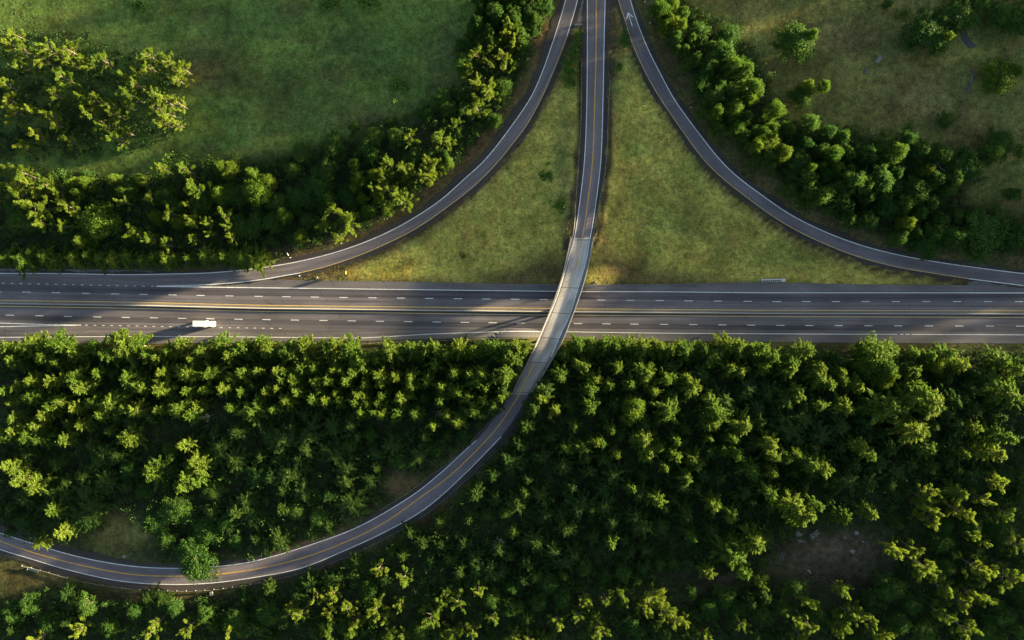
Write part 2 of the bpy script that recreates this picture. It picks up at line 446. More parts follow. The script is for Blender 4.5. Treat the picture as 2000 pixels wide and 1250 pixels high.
for a in ((1070, 530, 75, C_BRUSH, .95, 40), (1000, 545, 90, C_BRUSH, .8, 22), (1210, 525, 85, C_BRUSH, .95, 38), (1300, 545, 130, C_BRUSH, .8, 20), (1110, 450, 16, C_BRUSH, .8, 60), (1180, 470, 14, C_BRUSH, .8, 40), (800, 547, 120, C_BRUSH, .6, 9), (640, 540, 70, C_DIRT, .9, 14),
          (1840, 552, 70, C_DIRT, .8, 12), (1100, 330, 22, (0.12, 0.115, 0.04), .8, 130), (1208, 70, 16, C_DIRT, .9, 80), (1200, 200, 12, C_DIRT, .7, 100), (1125, 90, 12, (.05, .075, .02), 1, 45),
          (1330, 430, 150, (0.20, 0.20, 0.048), .55, 60), (1500, 500, 120, (0.15, 0.155, 0.038), .7, 36), (1230, 330, 40, (0.32, 0.265, 0.06), .7, 160), (940, 470, 90, (.32, .265, .06), .6, 50),
          (235, 1040, 75, (0.17, 0.155, 0.05), .95, 40), (790, 945, 45, (0.14, 0.095, 0.045), .8, 25), (1600, 1085, 95, (0.080, 0.062, 0.044), .9, 60), (1680, 1080, 70, (0.080, 0.062, 0.044), .8, 50), (1400, 1130, 80, (0.042, 0.034, 0.024), .8, 22), (1650, 1130, 90, (0.036, 0.032, 0.022), .7, 40),
          (60, 1140, 70, (0.07, 0.06, 0.025), .8, 24), (330, 1165, 160, (0.055, 0.034, 0.022), .7, 12), (850, 1010, 60, (0.055, 0.034, 0.022), .7, 40), (330, 680, 60, (0.20, 0.14, 0.04), .8, 8), (590, 500, 60, (0.075, 0.048, 0.03), .9, 9),
          (400, 130, 90, (0.082, 0.070, 0.034), .8, 60), (880, 110, 60, (0.062, 0.052, 0.028), .6, 80), (720, 230, 90, (0.066, 0.060, 0.028), .6, 40), (500, 40, 120, (0.045, 0.078, 0.024), .6, 40), (700, 90, 90, (.042, .082, .026), .6, 60), (560, 190, 130, (.062, .078, .026), .6, 70),
          (1670, 70, 90, (0.115, 0.105, 0.05), .7, 40), (1800, 190, 110, (0.115, 0.092, 0.042), .8, 60), (1680, 230, 80, (0.105, 0.10, 0.032), .7, 40), (1840, 360, 60, (0.075, 0.06, 0.024), .8, 40), (1750, 90, 50, (.06, .075, .026), .6, 30), (1900, 260, 90, (0.085, 0.07, 0.03), .6, 40)):
    blob(*a)

rw = random.Random(5)
def band(line, d0, d1, col, amt, soft=.5):
    d = seg_dist(GX, GY, WA(spline(line, 60), 3.0)) * S
    lay(np.clip((d - d0) / (soft * 4) + .5, 0, 1) * np.clip((d1 - d) / (soft * 4) + .5, 0, 1) * amt, col)
band(CR_R[:9], 8, 19, (.050, .036, .026), .95); band(CR_L[:9], 9, 20, (.048, .036, .024), .95)
band(CR_R[3:9], 19, 23, (.30, .23, .07), .5)
for ln in (RA_IN[2:16], RB_IN[2:17]):
    band(ln, 6, 14, (.048, .034, .024), .95); band(ln, 13.5, 18, (.24, .175, .07), .6); band(ln, 18, 24, (.13, .105, .04), .5)
band(RA_OUT[:15], 14, 34, (.085, .058, .03), .8, 2); band(RB_OUT[:], 11, 28, (.072, .058, .028), .7, 2)
def scatter_blobs(poly, n, cols, r0, r1, amt):
    p_ = np.asarray(poly, float); lo_, hi_ = p_.min(0), p_.max(0); done = 0
    while done < n:
        x_, y_ = rw.uniform(max(lo_[0], 0), min(hi_[0], 2000)), rw.uniform(max(lo_[1], 0), hi_[1])
        if not inpoly(np.array([x_]), np.array([y_]), poly)[0]: continue
        r_ = rw.uniform(r0, r1); blob(x_, y_, r_ * rw.uniform(.8, 2.2), rw.choice(cols), rw.uniform(.3, 1) * amt, r_); done += 1
for tri in (TRI_L, TRI_R): scatter_blobs(tri, 45, [(.12, .135, .03), (.10, .11, .03), (.16, .12, .045), (.34, .28, .065)], 4, 16, .5)
scatter_blobs(FIELD_UL, 80, [(.04, .07, .02), (.075, .085, .03), (.085, .07, .035), (.035, .06, .022)], 6, 26, .6)
scatter_blobs(FIELD_UR, 70, [(.08, .085, .03), (.13, .11, .045), (.09, .07, .03), (.15, .13, .05)], 6, 24, .65)
for x0_, y0_, x1_, y1_ in ((470, 112, 900, 96), (520, 262, 800, 232), (400, 60, 640, 84), (1500, 60, 1720, 30), (1560, 175, 1880, 150), (1195, 420, 1420, 470)):
    for q_ in np.linspace(0, 1, 26): blob(x0_ + (x1_ - x0_) * q_, y0_ + (y1_ - y0_) * q_ + rw.uniform(-3, 3), 11, (.045, .045, .022), .28, 5)

ny, nx = GX.shape
gv = np.column_stack([GX.ravel(), GY.ravel(), GZ.ravel()])
ii = (np.arange(ny - 1)[:, None] * nx + np.arange(nx - 1)[None]).ravel()
gf = np.column_stack([ii, ii + 1, ii + nx + 1, ii + nx])


def groundmat():
    m, nt, N, L, b = newmat('ground cover')
    at = N.new('ShaderNodeAttribute'); at.attribute_name = 'cover'
    g = N.new('ShaderNodeNewGeometry')
    def noise(scale, detail=5, rough=0.6, vec=None, dist=0.0):
        n = N.new('ShaderNodeTexNoise'); n.inputs['Scale'].default_value = scale; n.inputs['Detail'].default_value = detail
        n.inputs['Roughness'].default_value = rough; n.inputs['Distortion'].default_value = dist
        L.new(vec or g.outputs['Position'], n.inputs['Vector']); return n.outputs['Fac']
    def mr(s, a, c, lo=.3, hi=.7):
        q = N.new('ShaderNodeMapRange'); q.inputs['From Min'].default_value = lo; q.inputs['From Max'].default_value = hi; q.inputs['To Min'].default_value = a; q.inputs['To Max'].default_value = c
        L.new(s, q.inputs['Value']); return q.outputs['Result']
    def mul(a, c):
        q = N.new('ShaderNodeMath'); q.operation = 'MULTIPLY'; L.new(a, q.inputs[0]); L.new(c, q.inputs[1]); return q.outputs[0]
    f = mul(mr(noise(0.055, 6, 0.62, dist=0.6), 0.58, 1.42), mr(noise(0.4, 5, 0.7), 0.5, 1.5))
    f = mul(f, mr(noise(1.5, 4, 0.7), 0.55, 1.45))
    sc_ = N.new('ShaderNodeVectorMath'); sc_.operation = 'SCALE'
    L.new(at.outputs['Color'], sc_.inputs[0]); L.new(f, sc_.inputs['Scale'])
    # dry and lush patches shift the hue
    mx = N.new('ShaderNodeMix'); mx.data_type = 'RGBA'; mx.blend_type = 'MULTIPLY'
    hue = N.new('ShaderNodeMix'); hue.data_type = 'RGBA'
    hue.inputs['A'].default_value = (0.86, 1.03, 0.9, 1); hue.inputs['B'].default_value = (1.15, 1.0, 0.95, 1)
    L.new(mr(noise(0.09, 6, 0.7, dist=0.8), 0, 1, .35, .65), hue.inputs['Factor'])
    mx.inputs['Factor'].default_value = 0.85
    L.new(sc_.outputs['Vector'], mx.inputs['A']); L.new(hue.outputs['Result'], mx.inputs['B'])
    L.new(mx.outputs['Result'], b.inputs['Base Color'])
    b.inputs['Roughness'].default_value = 0.95; b.inputs['Specular IOR Level'].default_value = 0.1
    bp = N.new('ShaderNodeBump'); bp.inputs['Strength'].default_value = 0.5; bp.inputs['Distance'].default_value = 0.5
    L.new(noise(0.8, 5, 0.7), bp.inputs['Height']); L.new(bp.outputs['Normal'], b.inputs['Normal'])
    return m


me = bpy.data.meshes.new('ground')
me.vertices.add(len(gv)); me.vertices.foreach_set('co', gv.ravel().astype(np.float32))
me.loops.add(gf.size); me.loops.foreach_set('vertex_index', gf.ravel().astype(np.int32))
me.polygons.add(len(gf)); me.polygons.foreach_set('loop_start', np.arange(0, gf.size, 4, dtype=np.int32))
me.polygons.foreach_set('use_smooth', np.ones(len(gf), bool))
ca = me.color_attributes.new('cover', 'FLOAT_COLOR', 'POINT')
ca.data.foreach_set('color', np.column_stack([gcol.reshape(-1, 3), np.ones(len(gv))]).astype(np.float32).ravel())
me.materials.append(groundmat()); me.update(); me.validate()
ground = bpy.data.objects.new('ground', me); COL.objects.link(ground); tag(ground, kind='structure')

# ------------------------------------------------------------------ roads
def ribbon(name, lines, mats, zfun, n=None, step=2.0, parent=None, skirt=0.45, ragged=0.0, zref=0.0, sub=2):
    """A paved strip through several side-by-side edge lines (photo pixels at height zref); one material per strip."""
    ws = [np.asarray(l, float) for l in lines]
    if n is None: n = max(int(length(WA(ws[0], zref)) / step), 4)
    rows = [WP(spline(w, n), zref) for w in ws]
    if ragged:
        for r_, q_ in ((0, 1), (-1, -2)):
            d_ = rows[r_] - rows[q_]; l_ = np.hypot(*d_.T)[:, None] + 1e-6
            k_ = np.arange(n); ph_ = random.uniform(0, 9)
            w_ = .28 * np.sin(k_ * .21 + ph_) + .22 * np.sin(k_ * .57 + 2 * ph_) + .16 * np.array([random.gauss(0, 1) for _ in range(n)])
            rows[r_] = rows[q_] + d_ / l_ * np.maximum(l_ + w_[:, None] * ragged, .25)
    cols, mcol = [rows[0]], []
    for i in range(len(rows) - 1):
        for k in range(1, sub + 1):
            cols.append(rows[i] + (rows[i + 1] - rows[i]) * k / sub); mcol.append(i)
    m = len(cols)
    P = np.stack(cols, 1)                        # n, m, 2
    Z = zfun(P[..., 0], P[..., 1])
    ctr = P[:, m // 2]
    u = np.concatenate([[0], np.cumsum(np.hypot(*np.diff(ctr, axis=0).T))])
    vv = np.concatenate([[0], np.cumsum([np.mean(np.hypot(*(cols[i + 1] - cols[i]).T)) for i in range(m - 1)])])
    V = np.concatenate([P, Z[..., None]], -1).reshape(-1, 3)
    UV = np.stack(np.broadcast_arrays(u[:, None], vv[None]), -1).reshape(-1, 2)
    F = []; MI = []
    for i in range(n - 1):
        for j in range(m - 1):
            a = i * m + j
            F.append((a, a + 1, a + m + 1, a + m)); MI.append(mcol[j])
    if skirt:
        base = len(V)
        for side, mi in ((0, 0), (m - 1, len(mats) - 1)):
            q = np.column_stack([P[:, side], Z[:, side] - skirt])
            b0 = len(V); V = np.vstack([V, q]); UV = np.vstack([UV, UV.reshape(-1, 2)[:n * m].reshape(n, m, 2)[:, side]])
            for i in range(n - 1):
                F.append((i * m + side, (i + 1) * m + side, b0 + i + 1, b0 + i)); MI.append(mi)
    uni = list(dict.fromkeys(mats))
    o = mesh_obj(name, V, F, [M[x] for x in uni], parent, [uni.index(mats[k]) for k in MI], UV)
    # faces upward
    import bmesh
    bm = bmesh.new(); bm.from_mesh(o.data)
    for f in bm.faces:
        if f.normal.z < -0.01: f.normal_flip()
    bm.to_mesh(o.data); bm.free()
    return o


def shift(line, d):
    """Offset a pixel polyline sideways by d pixels (positive = to the left of its direction as seen in the picture)."""
    p = np.asarray(line, float)
    t = np.gradient(p, axis=0); t /= np.hypot(*t.T)[:, None]
    return p + np.column_stack([t[:, 1], -t[:, 0]]) * np.asarray(d, float).reshape(-1, 1)


drape = lambda off: (lambda x, y: E(x, y) + off)
HX = np.array([-900, -400, -100, 0, 60, 120, 190, 260, 330, 400, 470, 540, 600, 660, 720, 780, 840, 900, 960, 1020, 1080, 1140, 1200, 1300, 1400, 1500, 1600, 1700, 1800, 1900, 2000, 2100, 2400, 2900], float)
hl = lambda name, d=0: np.column_stack([HX, hy(name, HX) + d])
tag(ribbon('highway', [hl('top'), hl('wl'), hl('dash1', -1), hl('y1'), hl('mb'), hl('y2', -1), hl('dash2', -1), hl('dash2', 10), hl('wl2'), hl('bot')],
           ['shoulder', 'lane_dark', 'lane', 'median', 'lane_dark', 'lane', 'lane_dark', 'lane', 'shoulder'], drape(0.06), n=520), kind='structure')  # dark strip beside the median barrier paints the barrier's shadow
# ramp on the left (shoulder, lane, shoulder)
w = np.interp(np.arange(len(RA_OUT)), [0, 5, 9, 13, 15, len(RA_OUT) - 1], [12, 15, 12, 9, 6, 5])
wi = np.interp(np.arange(len(RA_IN)), [0, 2, 4, 8, 13, 15, 16, len(RA_IN) - 1], [-8, -9, -9, -9, -8, -5, -4, -2])
tag(ribbon('left_ramp_road', [shift(RA_OUT, -w), RA_OUT, RA_IN[:], shift(RA_IN, -wi)], ['shoulder_dark', 'ramp', 'shoulder_dark'], drape(0.09), n=260, ragged=1.3), kind='structure')
tag(ribbon('right_ramp_road', [shift(RB_IN, -np.interp(np.arange(len(RB_IN)), [0, 2, 5, 12, 15, 16, 18], [5, 6, 8, 8, 7, 4, 2])), RB_IN, RB_OUT, shift(RB_OUT, np.interp(np.arange(len(RB_OUT)), [0, 5, 12, 17], [11, 10, 10, 8]))], ['shoulder_dark', 'ramp', 'shoulder_dark'], drape(0.09), n=250, ragged=1.3), kind='structure')
# paved gores where ramps and overpass road meet
CRL = [p for p in CR_L if p[1] <= 463]; CRR = [p for p in CR_R if p[1] <= 465]
tag(ribbon('overpass_road', [shift(CRL, -11 + np.interp(np.arange(len(CRL)), [0, 3, 5, 7], [1, 1, 4, 6])), CRL, CRR, shift(CRR, 11 - np.interp(np.arange(len(CRR)), [0, 4, 6, 8], [0, 1, 3, 5]))],
           ['shoulder_dark', 'road', 'shoulder_dark'], lambda x, y: E(x, y) + 0.11, n=150, zref=ROAD_Z, ragged=.9), kind='structure')
tag(ribbon('paved_gore', [[(1124, -40), (1122, 0), (1120, 30), (1117, 55)], [(1149, -40), (1147, 0), (1143, 30), (1137, 49)]], ['road'], drape(0.07), n=24), kind='structure')
tag(ribbon('paved_gore', [[(1180, -40), (1182, 0), (1186, 12)], [(1210, -40), (1209, 0), (1206, 12)]], ['shoulder_dark'], drape(0.07), n=20), kind='structure')
tag(ribbon('paved_gore', [[(1894, 545.5), (1950, 552), (2000, 558.5)], [(1894, 558), (1950, 559), (2000, 560)]], ['shoulder'], drape(0.075), n=30), kind='structure')
sk = 4
SRn, SRs = SR_N[sk - 2:], SR_S[sk - 2:]
tag(ribbon('curving_road', [shift(SRn, np.interp(np.arange(len(SRn)), [0, 5, 9, 12, 15], [-6, -7, -9, -16, -13])), SRn, SRs, shift(SRs, 12)], ['shoulder_dark', 'road', 'shoulder_dark'], lambda x, y: np.full(np.shape(x), ROAD_Z + 0.10), n=260, zref=ROAD_Z, ragged=1.1), kind='structure')

# ------------------------------------------------------------------ painted markings
MV = {'white': ([], []), 'yellow': ([], []), 'yellow_pale': ([], [])}


def stripe(line, width, col, zfun, zref=0.0, step=2.0, spl=True):
    p = WP(spline(line, max(int(length(WA(line, zref)) / step), 2)) if spl else np.asarray(line, float), zref)
    t = np.gradient(p, axis=0); t /= np.hypot(*t.T)[:, None]
    nrm = np.column_stack([-t[:, 1], t[:, 0]]) * width / 2
    a, b = p + nrm, p - nrm
    V, F = MV[col]
    n0 = len(V)
    za, zb = zfun(a[:, 0], a[:, 1]), zfun(b[:, 0], b[:, 1])
    for i in range(len(p)):
        V.append((a[i, 0], a[i, 1], za[i])); V.append((b[i, 0], b[i, 1], zb[i]))
    for i in range(len(p) - 1):
        q = n0 + 2 * i
        F.append((q, q + 1, q + 3, q + 2))


ZM = drape(0.125)
ZH = drape(0.10)
ZR = lambda x, y: np.full(np.shape(x), ROAD_Z + 0.15)
hline = lambda name, x0, x1, d=0, n=60: [(x, float(hy(name, x)) + d) for x in np.linspace(x0, x1, n)]
stripe(RA_OUT, 0.30, 'white', ZM)
i_ = 3
stripe(RA_IN[:3], 0.30, 'white', ZM); stripe(RA_IN[2:16], 0.24, 'yellow_pale', ZM); stripe(RA_IN[15:], 0.32, 'white', ZM)
stripe(RB_IN[:17], 0.24, 'yellow_pale', ZM); stripe(RB_IN[16:], 0.32, 'white', ZM); stripe(RB_OUT, 0.30, 'white', ZM)
stripe(hline('wl', 305, 600), 0.34, 'white', ZH); stripe(hline('wl', 600, 2800, n=120), 0.26, 'white', ZH); stripe(hline('wl', 1892, 2800), 0.34, 'white', drape(0.104))
for nm, c in (('y1', 'yellow_pale'), ('y2', 'yellow_pale')): stripe(hline(nm, -880, 2880, n=200), 0.27, c, ZH)
stripe(hline('wl2', -880, 1752, n=160), 0.26, 'white', ZH); stripe(hline('wl2', 1758, 1764, n=3), 0.26, 'white', ZH); stripe(hline('wl2', 1768, 1776, n=3), 0.26, 'white', ZH); stripe(hline('wl2', 1780, 2880), 0.26, 'white', ZH)
D1 = [-5, 52, 110, 168, 225, 280.5, 337, 392, 448, 505, 559.5, 615, 671, 727.5, 783, 838, 894.5, 950, 1006, 1061, 1117, 1174, 1231, 1288, 1345, 1402, 1460, 1517, 1574.5, 1632.5, 1690.5, 1749.5, 1809, 1869, 1929.5, 1990]
D2 = [-38, 19.5, 77, 133, 190, 246, 301, 356, 411, 466, 520.5, 576, 632, 687, 742, 797.5, 853, 908, 962.5, 1017, 1073, 1129, 1184.5, 1239, 1297, 1354, 1411, 1467, 1524, 1581, 1638, 1696, 1754, 1814, 1873, 1933, 1992]
for nm, D in (('dash1', D1), ('dash2', D2)):
    D = [D[0] - 58 * k for k in range(12, 0, -1)] + D + [D[-1] + 60 * k for k in range(1, 13)]
    for x in D: stripe(hline(nm, x - 8, x + 8, n=3), 0.26, 'white', ZH, step=1)
for k in range(-6, 18): x = 7 + 17.1 * k; stripe(hline('wl', x - 2.4, x + 2.4, -4.2 * max(0, (300 - x) / 300), n=2), 0.22, 'white', ZH, spl=False)
# merging double line and short dashes of the lower carriageway
stripe([(-300, 622), (0, 631), (80, 633.5), (159, 635)], 0.30, 'white', ZH); stripe([(-300, 644), (0, 638), (80, 636.5), (150, 635.3)], 0.30, 'white', drape(0.104))
for k in range(24): x = 169 + 16.45 * k; y = 635 + 6.5 * k / 23; stripe([(x - 2.6, y), (x + 2.6, y + .1)], 0.22, 'white', ZH, spl=False)
# overpass road and curving road
Zc = lambda x, y: np.full(np.shape(x), ROAD_Z + 0.165)
stripe(CR_L + [(1050, 668), (1040, 690)], 0.28, 'white', Zc, ROAD_Z); stripe(CR_R + [(1096, 650), (1085, 676), (1076, 697)], 0.28, 'white', Zc, ROAD_Z)
for d in (-0.6, 0.6): stripe(shift(CR_Y[:8], d), 0.19, 'yellow', Zc, ROAD_Z); stripe(shift(SR_Y[1:], d), 0.19, 'yellow', Zc, ROAD_Z)
stripe(SR_N[4:], 0.28, 'white', Zc, ROAD_Z); stripe(SR_S[4:], 0.28, 'white', Zc, ROAD_Z)
for k in range(7): stripe([(1119 - 2.6 * k - 1.2 * (k > 2) * (k - 2), 536 + 8 * k), (1117.5 - 2.6 * k - 1.2 * (k > 2) * (k - 2), 541 + 8 * k)], .16, 'yellow_pale', Zc, ROAD_Z, spl=False)
# arrow on the right ramp
V, F = MV['white']
def arrow(tip, tail, zf):
    t = np.array(W(*tip, ROAD_Z)); q = np.array(W(*tail, ROAD_Z))
    d = (t - q) / np.hypot(*(t - q)); n_ = np.array((-d[1], d[0]))
    def quad(a, b, w_):
        e = (b - a) / np.hypot(*(b - a)); m_ = np.array((-e[1], e[0])) * w_ / 2
        n0 = len(V)
        for p in (a + m_, a - m_, b - m_, b + m_): V.append((p[0], p[1], Ez(*p) + zf))
        F.append((n0, n0 + 1, n0 + 2, n0 + 3))
    quad(q, t - d * 0.6, 0.34)
    quad(t - d * 2.4 + n_ * 1.35, t + n_ * 0.0, 0.36); quad(t - d * 2.4 - n_ * 1.35, t, 0.36)
arrow((1226.5, 25), (1235, 51.5), 0.135)
for c, nm in (('white', 'white_lane_markings'), ('yellow', 'yellow_lane_markings'), ('yellow_pale', 'yellow_edge_markings')):
    o = mesh_obj(nm, *MV[c], M[c]); tag(o, kind='structure')

# ------------------------------------------------------------------ overpass bridge
def strip_solid(mb, left, right, z0, z1):
    """Closed solid between two world polylines (n,2) from z0 to z1 (scalars or arrays)."""
    n = len(left)
    z0 = np.broadcast_to(z0, n); z1 = np.broadcast_to(z1, n)
    v = []
    for i in range(n):
        v += [(*left[i], z0[i]), (*right[i], z0[i]), (*right[i], z1[i]), (*left[i], z1[i])]
    f = [(0, 1, 2, 3), ((n - 1) * 4 + 3, (n - 1) * 4 + 2, (n - 1) * 4 + 1, (n - 1) * 4)]
    for i in range(n - 1):
        a, b = 4 * i, 4 * i + 4
        for k in range(4): f.append((a + k, b + k, b + (k + 1) % 4, a + (k + 1) % 4)[::-1])
    mb.add(v, f)


BL = [(1114.5, 464), (1107, 500), (1097, 542), (1082, 585), (1067, 624), (1047, 670), (1030, 708), (1014, 738), (999, 770)]
BR = [(1159, 464), (1153, 500), (1144, 541), (1132, 580), (1116, 624), (1098, 668), (1078, 703), (1056, 740), (1036, 771)]
bl = WA(spline(BL, 70), ROAD_Z); br = WA(spline(BR, 70), ROAD_Z)
nrm_ = lambda a, b, w_: a + (b - a) / np.hypot(*(b - a).T)[:, None] * w_
bridge = empty('overpass_bridge', (*W(1092, 620), 0)); tag(bridge, 'pale concrete overpass curving over the highway with low parapets on both sides', 'bridge')
off = np.array(bridge.location[:2])
bl_, br_ = bl - off, br - off
n_ = len(bl)
# deck top as its own uv-mapped sheet over the slab
V = []; F = []; UVd = []
u = np.concatenate([[0], np.cumsum(np.hypot(*np.diff(bl_, axis=0).T))])
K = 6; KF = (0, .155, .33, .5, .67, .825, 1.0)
for i in range(n_):
    for k in range(K + 1):
        p = bl_[i] + (br_[i] - bl_[i]) * KF[k]
        V.append((*p, ROAD_Z + 0.12)); UVd.append((u[i], 9.5 * k / K))
for i in range(n_ - 1):
    for k in range(K):
        a = i * (K + 1) + k; F.append((a, a + K + 1, a + K + 2, a + 1))
b0 = len(V)
for i in range(n_): V += [(*bl_[i], ROAD_Z - 0.35), (*br_[i], ROAD_Z - 0.35)]; UVd += [(u[i], 0), (u[i], 9.5)]
for i in range(n_ - 1):
    F += [(i * (K + 1), b0 + 2 * i, b0 + 2 * i + 2, (i + 1) * (K + 1)), (i * (K + 1) + K, (i + 1) * (K + 1) + K, b0 + 2 * i + 3, b0 + 2 * i + 1), (b0 + 2 * i, b0 + 2 * i + 1, b0 + 2 * i + 3, b0 + 2 * i + 2)]
mesh_obj('deck', V, F, [M['concrete'], M['deck_edge'], M['deck_shade_mid'], M['deck_shade_dark']], bridge, [0 if j >= (n_ - 1) * K else 1 if j % K in (0, K - 1) else 3 if j // K >= int(.78 * n_) else 2 if j // K >= int(.62 * n_) else 0 for j in range(len(F))], UVd)
for frac in (0.012, 0.30, 0.46, 0.62, 0.78, 0.985):
    i = min(max(int(frac * n_), 1), n_ - 2); a, c = bl_[i], br_[i]; d = (c - a) / np.hypot(*(c - a)); t = np.array((-d[1], d[0])) * .11
    mb = MB(); strip_solid(mb, np.array([a + d * .32 - t, c - d * .32 - t]), np.array([a + d * .32 + t, c - d * .32 + t]), ROAD_Z + .08, ROAD_Z + .123)
    mb.build('expansion_joint', M['dark'], bridge)
for a, b in ((bl_, br_), (br_, bl_)):
    mb = MB(); strip_solid(mb, nrm_(a, b, -0.06), nrm_(a, b, 0.30), ROAD_Z - 0.5, ROAD_Z + 0.82); mb.build('parapet', M['parapet'], bridge)
    mb = MB(); strip_solid(mb, nrm_(a, b, 0.08), nrm_(a, b, 0.19), ROAD_Z + 1.06, ROAD_Z + 1.15)
    for i in range(0, n_ - 1, 2):
        p = nrm_(a, b, 0.135)[i]; mb.box(p[0] - .05, p[0] + .05, p[1] - .05, p[1] + .05, ROAD_Z + .82, ROAD_Z + 1.062)
    mb.build('handrail', M['steel'], bridge)
for k in (0.12, 0.37, 0.63, 0.88):
    mb = MB(); c = bl_ + (br_ - bl_) * k
    strip_solid(mb, nrm_(c, br_, -0.3), nrm_(c, br_, 0.3), ROAD_Z - 1.35, ROAD_Z - 0.353); mb.build('girder', M['dirtyconc'], bridge)
for frac in (0.235, 0.435, 0.635):
    i = int(frac * n_); a, b = bl_[i], br_[i]; d = (b - a) / np.hypot(*(b - a)); t = np.array((-d[1], d[0]))
    mb = MB(); strip_solid(mb, np.array([a + d * 0.4 - t * .6, b - d * .4 - t * .6]), np.array([a + d * .4 + t * .6, b - d * .4 + t * .6]), ROAD_Z - 2.1, ROAD_Z - 1.353)
    mb.build('pier_cap', M['dirtyconc'], bridge)
    for k in (0.25, 0.75):
        p = a + (b - a) * k
        MB().tube([(p[0], p[1], -1.2), (p[0], p[1], ROAD_Z - 2.103)], [0.5, 0.5], 14).build('pier_column', M['dirtyconc'], bridge, True)

# ------------------------------------------------------------------ median barrier and guard rails
xs = np.linspace(-880, 2880, 240)
c = WA(np.column_stack([xs, hy('mb', xs)]))
prof = [(-0.30, 0.0), (-0.14, 0.30), (-0.09, 0.74), (0.09, 0.74), (0.14, 0.30), (0.30, 0.0)]
V = [(x, y + dy, z + 0.05) for x, y in c for dy, z in prof]
F = [(i * 6 + k, i * 6 + k + 1, (i + 1) * 6 + k + 1, (i + 1) * 6 + k) for i in range(len(c) - 1) for k in range(5)] + [(0, 1, 2, 3, 4, 5), tuple((len(c) - 1) * 6 + k for k in range(5, -1, -1))]
tag(mesh_obj('median_barrier', V, F, M['parapet']), 'low concrete barrier running between the two yellow median lines of the highway', 'barrier')

POST_ME = {}


def post_mesh(h):
    if h not in POST_ME:
        mb = MB(); mb.box(-.07, .07, -.09, .09, -0.6, h); o = mb.build('post', M['post']); POST_ME[h] = o.data; bpy.data.objects.remove(o)
    return POST_ME[h]


def guard_rail(line, label, zref, zf, post_step, side=1, endcap=True, n=None, group=None):
    p = WA(spline(line, max(int(length(WA(line, zref)) / 1.5), 6)), zref)
    z = zf(p[:, 0], p[:, 1])
    o = empty('guard_rail', (p[0][0], p[0][1], z[0])); tag(o, label, 'guard rail', group)
    off3 = np.array((p[0][0], p[0][1], z[0]))
    t = np.gradient(p, axis=0); t /= np.hypot(*t.T)[:, None]; nn = np.column_stack([-t[:, 1], t[:, 0]]) * side
    prof = [(0.0, 0.42), (0.09, 0.48), (0.02, 0.56), (0.02, 0.62), (0.09, 0.70), (0.0, 0.76), (-0.03, 0.76), (-0.03, 0.42)]
    V = []
    for i in range(len(p)):
        for d, h in prof: V.append(np.array((*(p[i] + nn[i] * d), z[i] + h)) - off3)
    m = len(prof)
    F = [(i * m + k, i * m + (k + 1) % m, (i + 1) * m + (k + 1) % m, (i + 1) * m + k) for i in range(len(p) - 1) for k in range(m)]
    F += [tuple(range(m))[::-1], tuple((len(p) - 1) * m + k for k in range(m))]
    mesh_obj('rail', V, F, M['steel'], o)
    s = np.concatenate([[0], np.cumsum(np.hypot(*np.diff(p, axis=0).T))])
    npost = min(int(s[-1] / post_step) + 1, 98)
    for q in np.linspace(0.3, s[-1] - 0.3, npost):
        i = int(np.searchsorted(s, q)) - 1; i = max(0, min(i, len(p) - 2))
        f = (q - s[i]) / (s[i + 1] - s[i]); b = p[i] + (p[i + 1] - p[i]) * f - nn[i] * 0.16
        k = bpy.data.objects.new('post', post_mesh(0.74)); COL.objects.link(k); k.parent = o
        k.location = (b[0] - off3[0], b[1] - off3[1], z[i] - off3[2]); k.rotation_euler = (0, 0, math.atan2(t[i][1], t[i][0]))
    return o


flat = lambda x, y: np.full(np.shape(x), ROAD_Z + 0.1)
GR = 'steel guard rails along the roads'
guard_rail([(1136, 117.5), (1135.5, 180), (1134, 250), (1130, 312), (1125, 387), (1121, 447), (1118, 463), (1113.5, 474)], 'guard rail on the left edge of the straight overpass road, above the bridge deck', ROAD_Z, flat, 1.9, 1, group=GR)
guard_rail([(1191.5, 157.5), (1187.5, 225), (1184, 312), (1172.5, 382), (1160, 447), (1157.5, 463), (1158, 474)], 'guard rail on the right edge of the straight overpass road, above the bridge deck', ROAD_Z, flat, 1.9, -1, group=GR)
guard_rail([(985, 862), (970, 878), (916, 932), (831, 1004.5), (754, 1050), (658, 1095), (571, 1123), (500, 1139), (407, 1152), (318, 1153), (242, 1148), (153, 1133), (84, 1114), (43, 1104)], 'long guard rail following the outer side of the curving lower road', ROAD_Z, flat, 3.8, 1, group=GR)
guard_rail([(955, 824), (915, 868), (880, 901), (836, 932), (793, 965), (742, 996)], 'shorter guard rail on the inner side of the curving lower road below the bridge', ROAD_Z, flat, 3.8, 1, group=GR)
guard_rail([(632, 674), (690, 672), (790, 667.5), (900, 663.5), (1000, 660), (1040, 660)], 'guard rail between the highway shoulder and the conifers, left of the overpass', 0, drape(0.0), 3.8, 1, group=GR)
guard_rail([(1145, 557), (1175, 556), (1240, 556), (1305, 555.5), (1400, 552.5), (1488, 548.6)], 'guard rail along the upper highway shoulder leading to the white crash cushion', 0, drape(0.05), 3.8, -1, group=GR)
guard_rail([(1047, 555.3), (1070, 555.6), (1092, 556)], 'short pale guard rail beside the highway just left of the bridge', 0, drape(0.05), 2.5, -1, group=GR)

